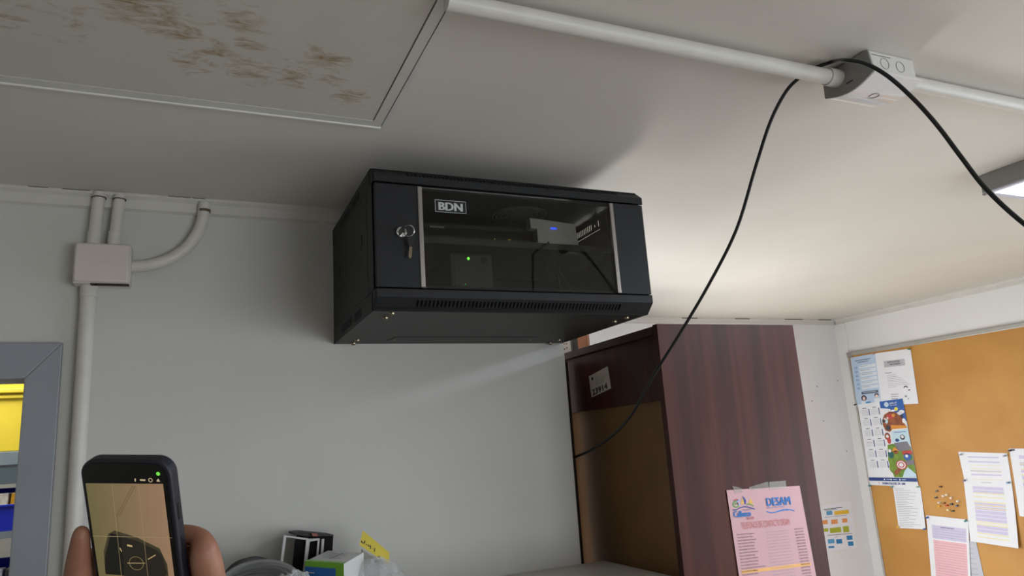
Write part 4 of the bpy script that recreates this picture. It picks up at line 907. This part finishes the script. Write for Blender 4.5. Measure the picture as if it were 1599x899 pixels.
def bin_(x0, x1, z0, hgt, lab, inside):
    t = thing('storage_bin', lab, 'bin', ((x0+x1)/2, YY+.1, z0), 'blue bins on the storeroom rack')
    m = MB(); y0, y1_ = YY-.015, YY+.26; w_ = .003
    m.box((x0, y0, z0), (x1, y1_, z0+w_)).box((x0, y0, z0+w_), (x0+w_, y1_, z0+hgt)).box((x1-w_, y0, z0+w_), (x1, y1_, z0+hgt)).box((x0+w_, y1_-w_, z0+w_), (x1-w_, y1_, z0+hgt)).box((x0+w_, y0, z0+w_), (x1-w_, y0+w_, z0+hgt*.6))
    m.build('shell', BL, t, bevel=.001)
    MB().box((x0-.002, y0-.006, z0+hgt*.58), (x1+.002, y0+.001, z0+hgt*.63)).build('rim', BL, t, bevel=.001)
    return t
bx_ = sp2(40, 780).x; hb = zs2-zs3-.004
for i, lab in enumerate(['upper blue storage bin full of dark packets in the storeroom', 'upper blue bin further left on the storeroom rack']):
    bin_(bx_-.13-i*.14, bx_-i*.14, zs3+.0005, hb*.92, lab, None)
for i, lab in enumerate(['lower blue storage bin with pale packets in the storeroom', 'lower blue bin further left on the storeroom rack']):
    bin_(bx_-.13-i*.14-.005, bx_-.005-i*.14, zs3-.2195, hb*.92, lab, None)
rnd = random.Random(2)
for (zz, cols, lab) in ((zs3+.004, [(40, 40, 44), (220, 215, 205), (214, 160, 40)], 'upper blue bin'), (zs3-.215, [(200, 205, 215), (190, 195, 205), (60, 60, 66)], 'lower blue bin')):
    for k, c_ in enumerate(cols):
        x = bx_-.118+k*.038
        nm_ = {0: 'left', 1: 'middle', 2: 'right'}[k]
        tag(MB().obox((x, YY+.0, zz), (.032, 0, .0), (0, .05, 0), (.002, .012, hb*.80)).build('packet', mat('packet_%d_%d' % (k, int(zz*100)), c_, .3, noise=.3, nscale=60), bevel=.003), '%s packet standing in the %s of the storeroom' % (nm_, lab), 'packet')

# ------------------------------------------------------------------ phone and hands
PO = Vector((-.384, -.975, -.245+FZ)); pr_ = Vector((.888, -.454, -.070)).normalized(); pd = Vector((.123, .381, -.917)).normalized(); pbk = pr_.cross(pd).normalized()
if pbk.dot(Vector((.443, .806, .394))) < 0: pbk = -pbk
PW, PH, PT = .078, .162, .012
def pl(x, y, z): return PO+pr_*x+pd*y+pbk*z
ph = thing('mobile_phone', 'black mobile phone in a case held up photographing the network cabinet', 'phone', pl(PW/2, PH, PT/2))
def rr(x0, y0, x1, y1, r, n=8):
    out = []
    for cx, cy_, a0 in ((x1-r, y0+r, -PI/2), (x1-r, y1-r, 0), (x0+r, y1-r, PI/2), (x0+r, y0+r, PI)):
        for i in range(n+1): a = a0+PI/2*i/n; out.append((cx+r*math.cos(a), cy_+r*math.sin(a)))
    return out
MB().prism([pl(x, y, 0) for x, y in rr(0, 0, PW, PH, .014)], pbk*PT).build('case', mat('phone_case_navy', (30, 33, 44), .5, noise=.06, nscale=60), ph, bevel=.0018, bseg=3, smooth=True)
MB().prism([pl(x, y, -.0006) for x, y in rr(.0028, .0028, PW-.0035, PH-.003, .012)], pbk*.0005).build('front_glass', mat('phone_glass', (9, 9, 10), .3, noise=.02), ph)
def screen_mat():
    m = bpy.data.materials.new('phone_screen'); m.use_nodes = True; nt = m.node_tree; b = nt.nodes['Principled BSDF']; L = nt.links.new
    g = nt.nodes.new('ShaderNodeTexCoord'); sx_ = nt.nodes.new('ShaderNodeVectorMath'); sx_.operation = 'DOT_PRODUCT'; L(g.outputs['Object'], sx_.inputs[0]); sx_.inputs[1].default_value = pr_
    mr = nt.nodes.new('ShaderNodeMapRange'); mr.inputs[1].default_value = -.035; mr.inputs[2].default_value = .03; L(sx_.outputs['Value'], mr.inputs[0])
    r = nt.nodes.new('ShaderNodeValToRGB'); r.color_ramp.elements[0].color = (*lin((112, 104, 66)), 1); r.color_ramp.elements[1].color = (*lin((158, 126, 96)), 1); L(mr.outputs[0], r.inputs[0])
    b.inputs['Base Color'].default_value = (.01, .01, .01, 1); b.inputs['Roughness'].default_value = .3; L(r.outputs[0], b.inputs['Emission Color']); b.inputs['Emission Strength'].default_value = .8
    return m
def uvp(u, v): # photograph point met with the phone face
    d = ray(u, v); n_ = pbk; t_ = (PO-CAM).dot(n_)/d.dot(n_); p = CAM+d*t_-PO; return (p.dot(pr_), p.dot(pd))
x0, y0 = uvp(134, 753.5); x1, _ = uvp(260, 756)
x0 = max(x0, .004); x1 = min(x1, PW-.007); y1 = PH-.010
MB().add([pl(x, y, -.0008) for x, y in ((x0, y0), (x0, y1), (x1, y1), (x1, y0))], [(0, 1, 2, 3)]).build('screen', screen_mat(), ph)
def em(n_, c, s=.78): return mat(n_, (8, 8, 8), .3, emit=c, estr=s)
m = MB()
def sq(mt, pts, k): m.m(mt).add([pl(*uvp(*p), -.0008-.0001*k) for p in pts], [tuple(range(len(pts)))])
dk = em('screen_dark', (40, 36, 28)); dk2 = em('screen_darker', (24, 24, 20)); ln = em('screen_line', (108, 88, 62)); gl_ = em('screen_grid', (168, 150, 110)); lt = em('screen_light', (206, 180, 124))
sq(em('screen_shadow', (66, 60, 42)), [(163, 860), (170, 832), (180, 827), (215, 838), (250, 855), (262, 880), (264, 899), (200, 899), (165, 892)], 1)
sq(dk2, [(165, 868), (174, 831), (190, 836), (196, 897), (166, 895)], 2)
sq(dk, [(190, 836), (215, 843), (246, 858), (254, 865), (262, 893), (257, 900), (230, 902), (196, 899)], 3)
for a, b_, w_ in (((208, 757), (183, 804), 1), ((212, 757), (187, 804), 1), ((184, 803), (140, 787), .8), ((184, 803), (186, 826), .6)): sq(ln, [(a[0], a[1]), (a[0]+w_, a[1]), (b_[0]+w_, b_[1]), (b_[0], b_[1])], 4)
for x in (176, 217): sq(gl_, [(x, 755), (x+.5, 755), (x+15.5, 899), (x+15, 899)], 5)
sq(gl_, [(146, 835), (270, 838), (270, 838.6), (146, 835.6)], 5)
sq(lt, [(200, 848), (208, 850), (208, 852.5), (200, 851)], 6); sq(lt, [(232, 871), (244, 864), (244.5, 865.3), (233, 872)], 6); sq(lt, [(189, 853), (192, 859), (191, 860), (188, 854)], 6)
sq(lt, [(200, 877), (228, 877.2), (228, 878), (200, 877.9)], 6)
m.build('camera_view', None, ph, recalc=False)
m = MB().m(em('screen_ring', (170, 150, 104))).ring(pl(*uvp(214, 878), -.0010), pbk, .0062, .00025, 28, 4); m.build('focus_ring', None, ph)
m = MB(); ic = em('status_icon', (205, 185, 150))
sq(ic, [(211, 746), (213, 746), (213, 750.5), (211, 750.5)], 1); sq(ic, [(219.5, 747), (228, 747.5), (228, 750), (219.5, 749.6)], 1); sq(ic, [(245.5, 749), (248, 746), (251, 751), (245.5, 751)], 1)
m.build('status_icons', None, ph, recalc=False)
MB().m(ic).ring(pl(*uvp(236, 748.5), -.0010), pbk, .0016, .0003, 16, 4).build('status_icons', None, ph)
m = MB().disc(pl(*uvp(248, 738.5), -.0012), pbk, .0017, 14); m.build('green_dot', em('green_dot', (110, 215, 70), 1.1), ph)
for (u_, v_, u2, v2) in ((281, 790, 285, 815), (288, 842, 290.5, 862)):
    ya, yb_ = uvp(u_, v_)[1], uvp(u2, v2)[1]
    MB().obox(pl(PW-.0004, ya, PT*.35), pr_*.0011, pd*(yb_-ya), pbk*.003).build('side_button', BLACKP, ph, bevel=.0003)

# the person's two hands and forearms (the rest of the body is behind the photographer's left side)
def hand(verts, edges, rad, side):       # side +1: right of the phone, -1: left; positions in phone frame (x outwards from its edge)
    def Pp(x, y, z): return pl(PW+x, y, z) if side > 0 else pl(-x, y, z)
    idx = {}
    def V(k, p, r): idx[k] = len(verts); verts.append(p); rad.append(r); return idx[k]
    def Ed(a, b): edges.append((idx[a], idx[b]))
    wr = Pp(.030, .205, .020); V('wrist', wr, .026)
    el = wr+Vector((-.10 if side > 0 else -.16, -.03, -.25)); V('fore', wr.lerp(el, .45), .036); V('elbow', el, .042)
    V('palm', Pp(.014 if side > 0 else .018, .165, .020), .022)
    Ed('wrist', 'palm'); Ed('wrist', 'fore'); Ed('fore', 'elbow')
    top = .083 if side > 0 else .098
    for i, (dy, ln_) in enumerate(((0, .026), (.019, .029), (.037, .027), (.054, .022))):
        y = top+dy; r = .0098-.0006*i
        V('k%d' % i, Pp(.0135, y+.004, .014), r*1.28); V('a%d' % i, Pp(.006, y, .0255), r)
        V('b%d' % i, Pp(-.012, y-.002, .0245), r*.95); V('c%d' % i, Pp(-.012-ln_*.75, y-.001, .0225), r*.85)
        Ed('palm', 'k%d' % i); Ed('k%d' % i, 'a%d' % i); Ed('a%d' % i, 'b%d' % i); Ed('b%d' % i, 'c%d' % i)
    if side > 0:
        V('t0', Pp(.016, .150, .004), .0140); V('t1', Pp(.0120, .136, -.008), .0120); V('t2', Pp(-.004, .130, -.0125), .0102); V('t3', Pp(-.018, .127, -.0105), .0085)
    else:
        V('t0', Pp(.020, .130, .002), .0150); V('t1', Pp(.0128, .098, -.002), .0110); V('t2', Pp(.0082, .074, -.0005), .0082); V('t3', Pp(.0058, .060, .001), .0062)
    Ed('palm', 't0'); Ed('t0', 't1'); Ed('t1', 't2'); Ed('t2', 't3')
    return idx['wrist']
verts, edges, rad = [], [], []
r1 = hand(verts, edges, rad, 1); r2 = hand(verts, edges, rad, -1)
me = bpy.data.meshes.new('person'); off = Vector(pl(PW/2, .25, .0)); me.from_pydata([v-off for v in verts], edges, [])
person = bpy.data.objects.new('person', me); C.objects.link(person); person.location = off
sk = person.modifiers.new('skin', 'SKIN'); sk.use_smooth_shade = True; sk.branch_smoothing = .4
for i, r in enumerate(rad): me.skin_vertices[0].data[i].radius = (r, r)
for r in (r1, r2): me.skin_vertices[0].data[r].use_root = True
ss = person.modifiers.new('subdivision', 'SUBSURF'); ss.levels = 2; ss.render_levels = 2
SKIN = mat('skin', (168, 122, 98), .5, noise=.14, nscale=30, bump=.25, bscale=220, rgb2=(152, 106, 84))
SKIN.node_tree.nodes['Principled BSDF'].inputs['Subsurface Weight'].default_value = .08
me.materials.append(SKIN)
tag(person, 'person out of view whose two bare hands hold up the black phone', 'person')
for o in bpy.data.objects:
    if '_loc' in o: del o['_loc']
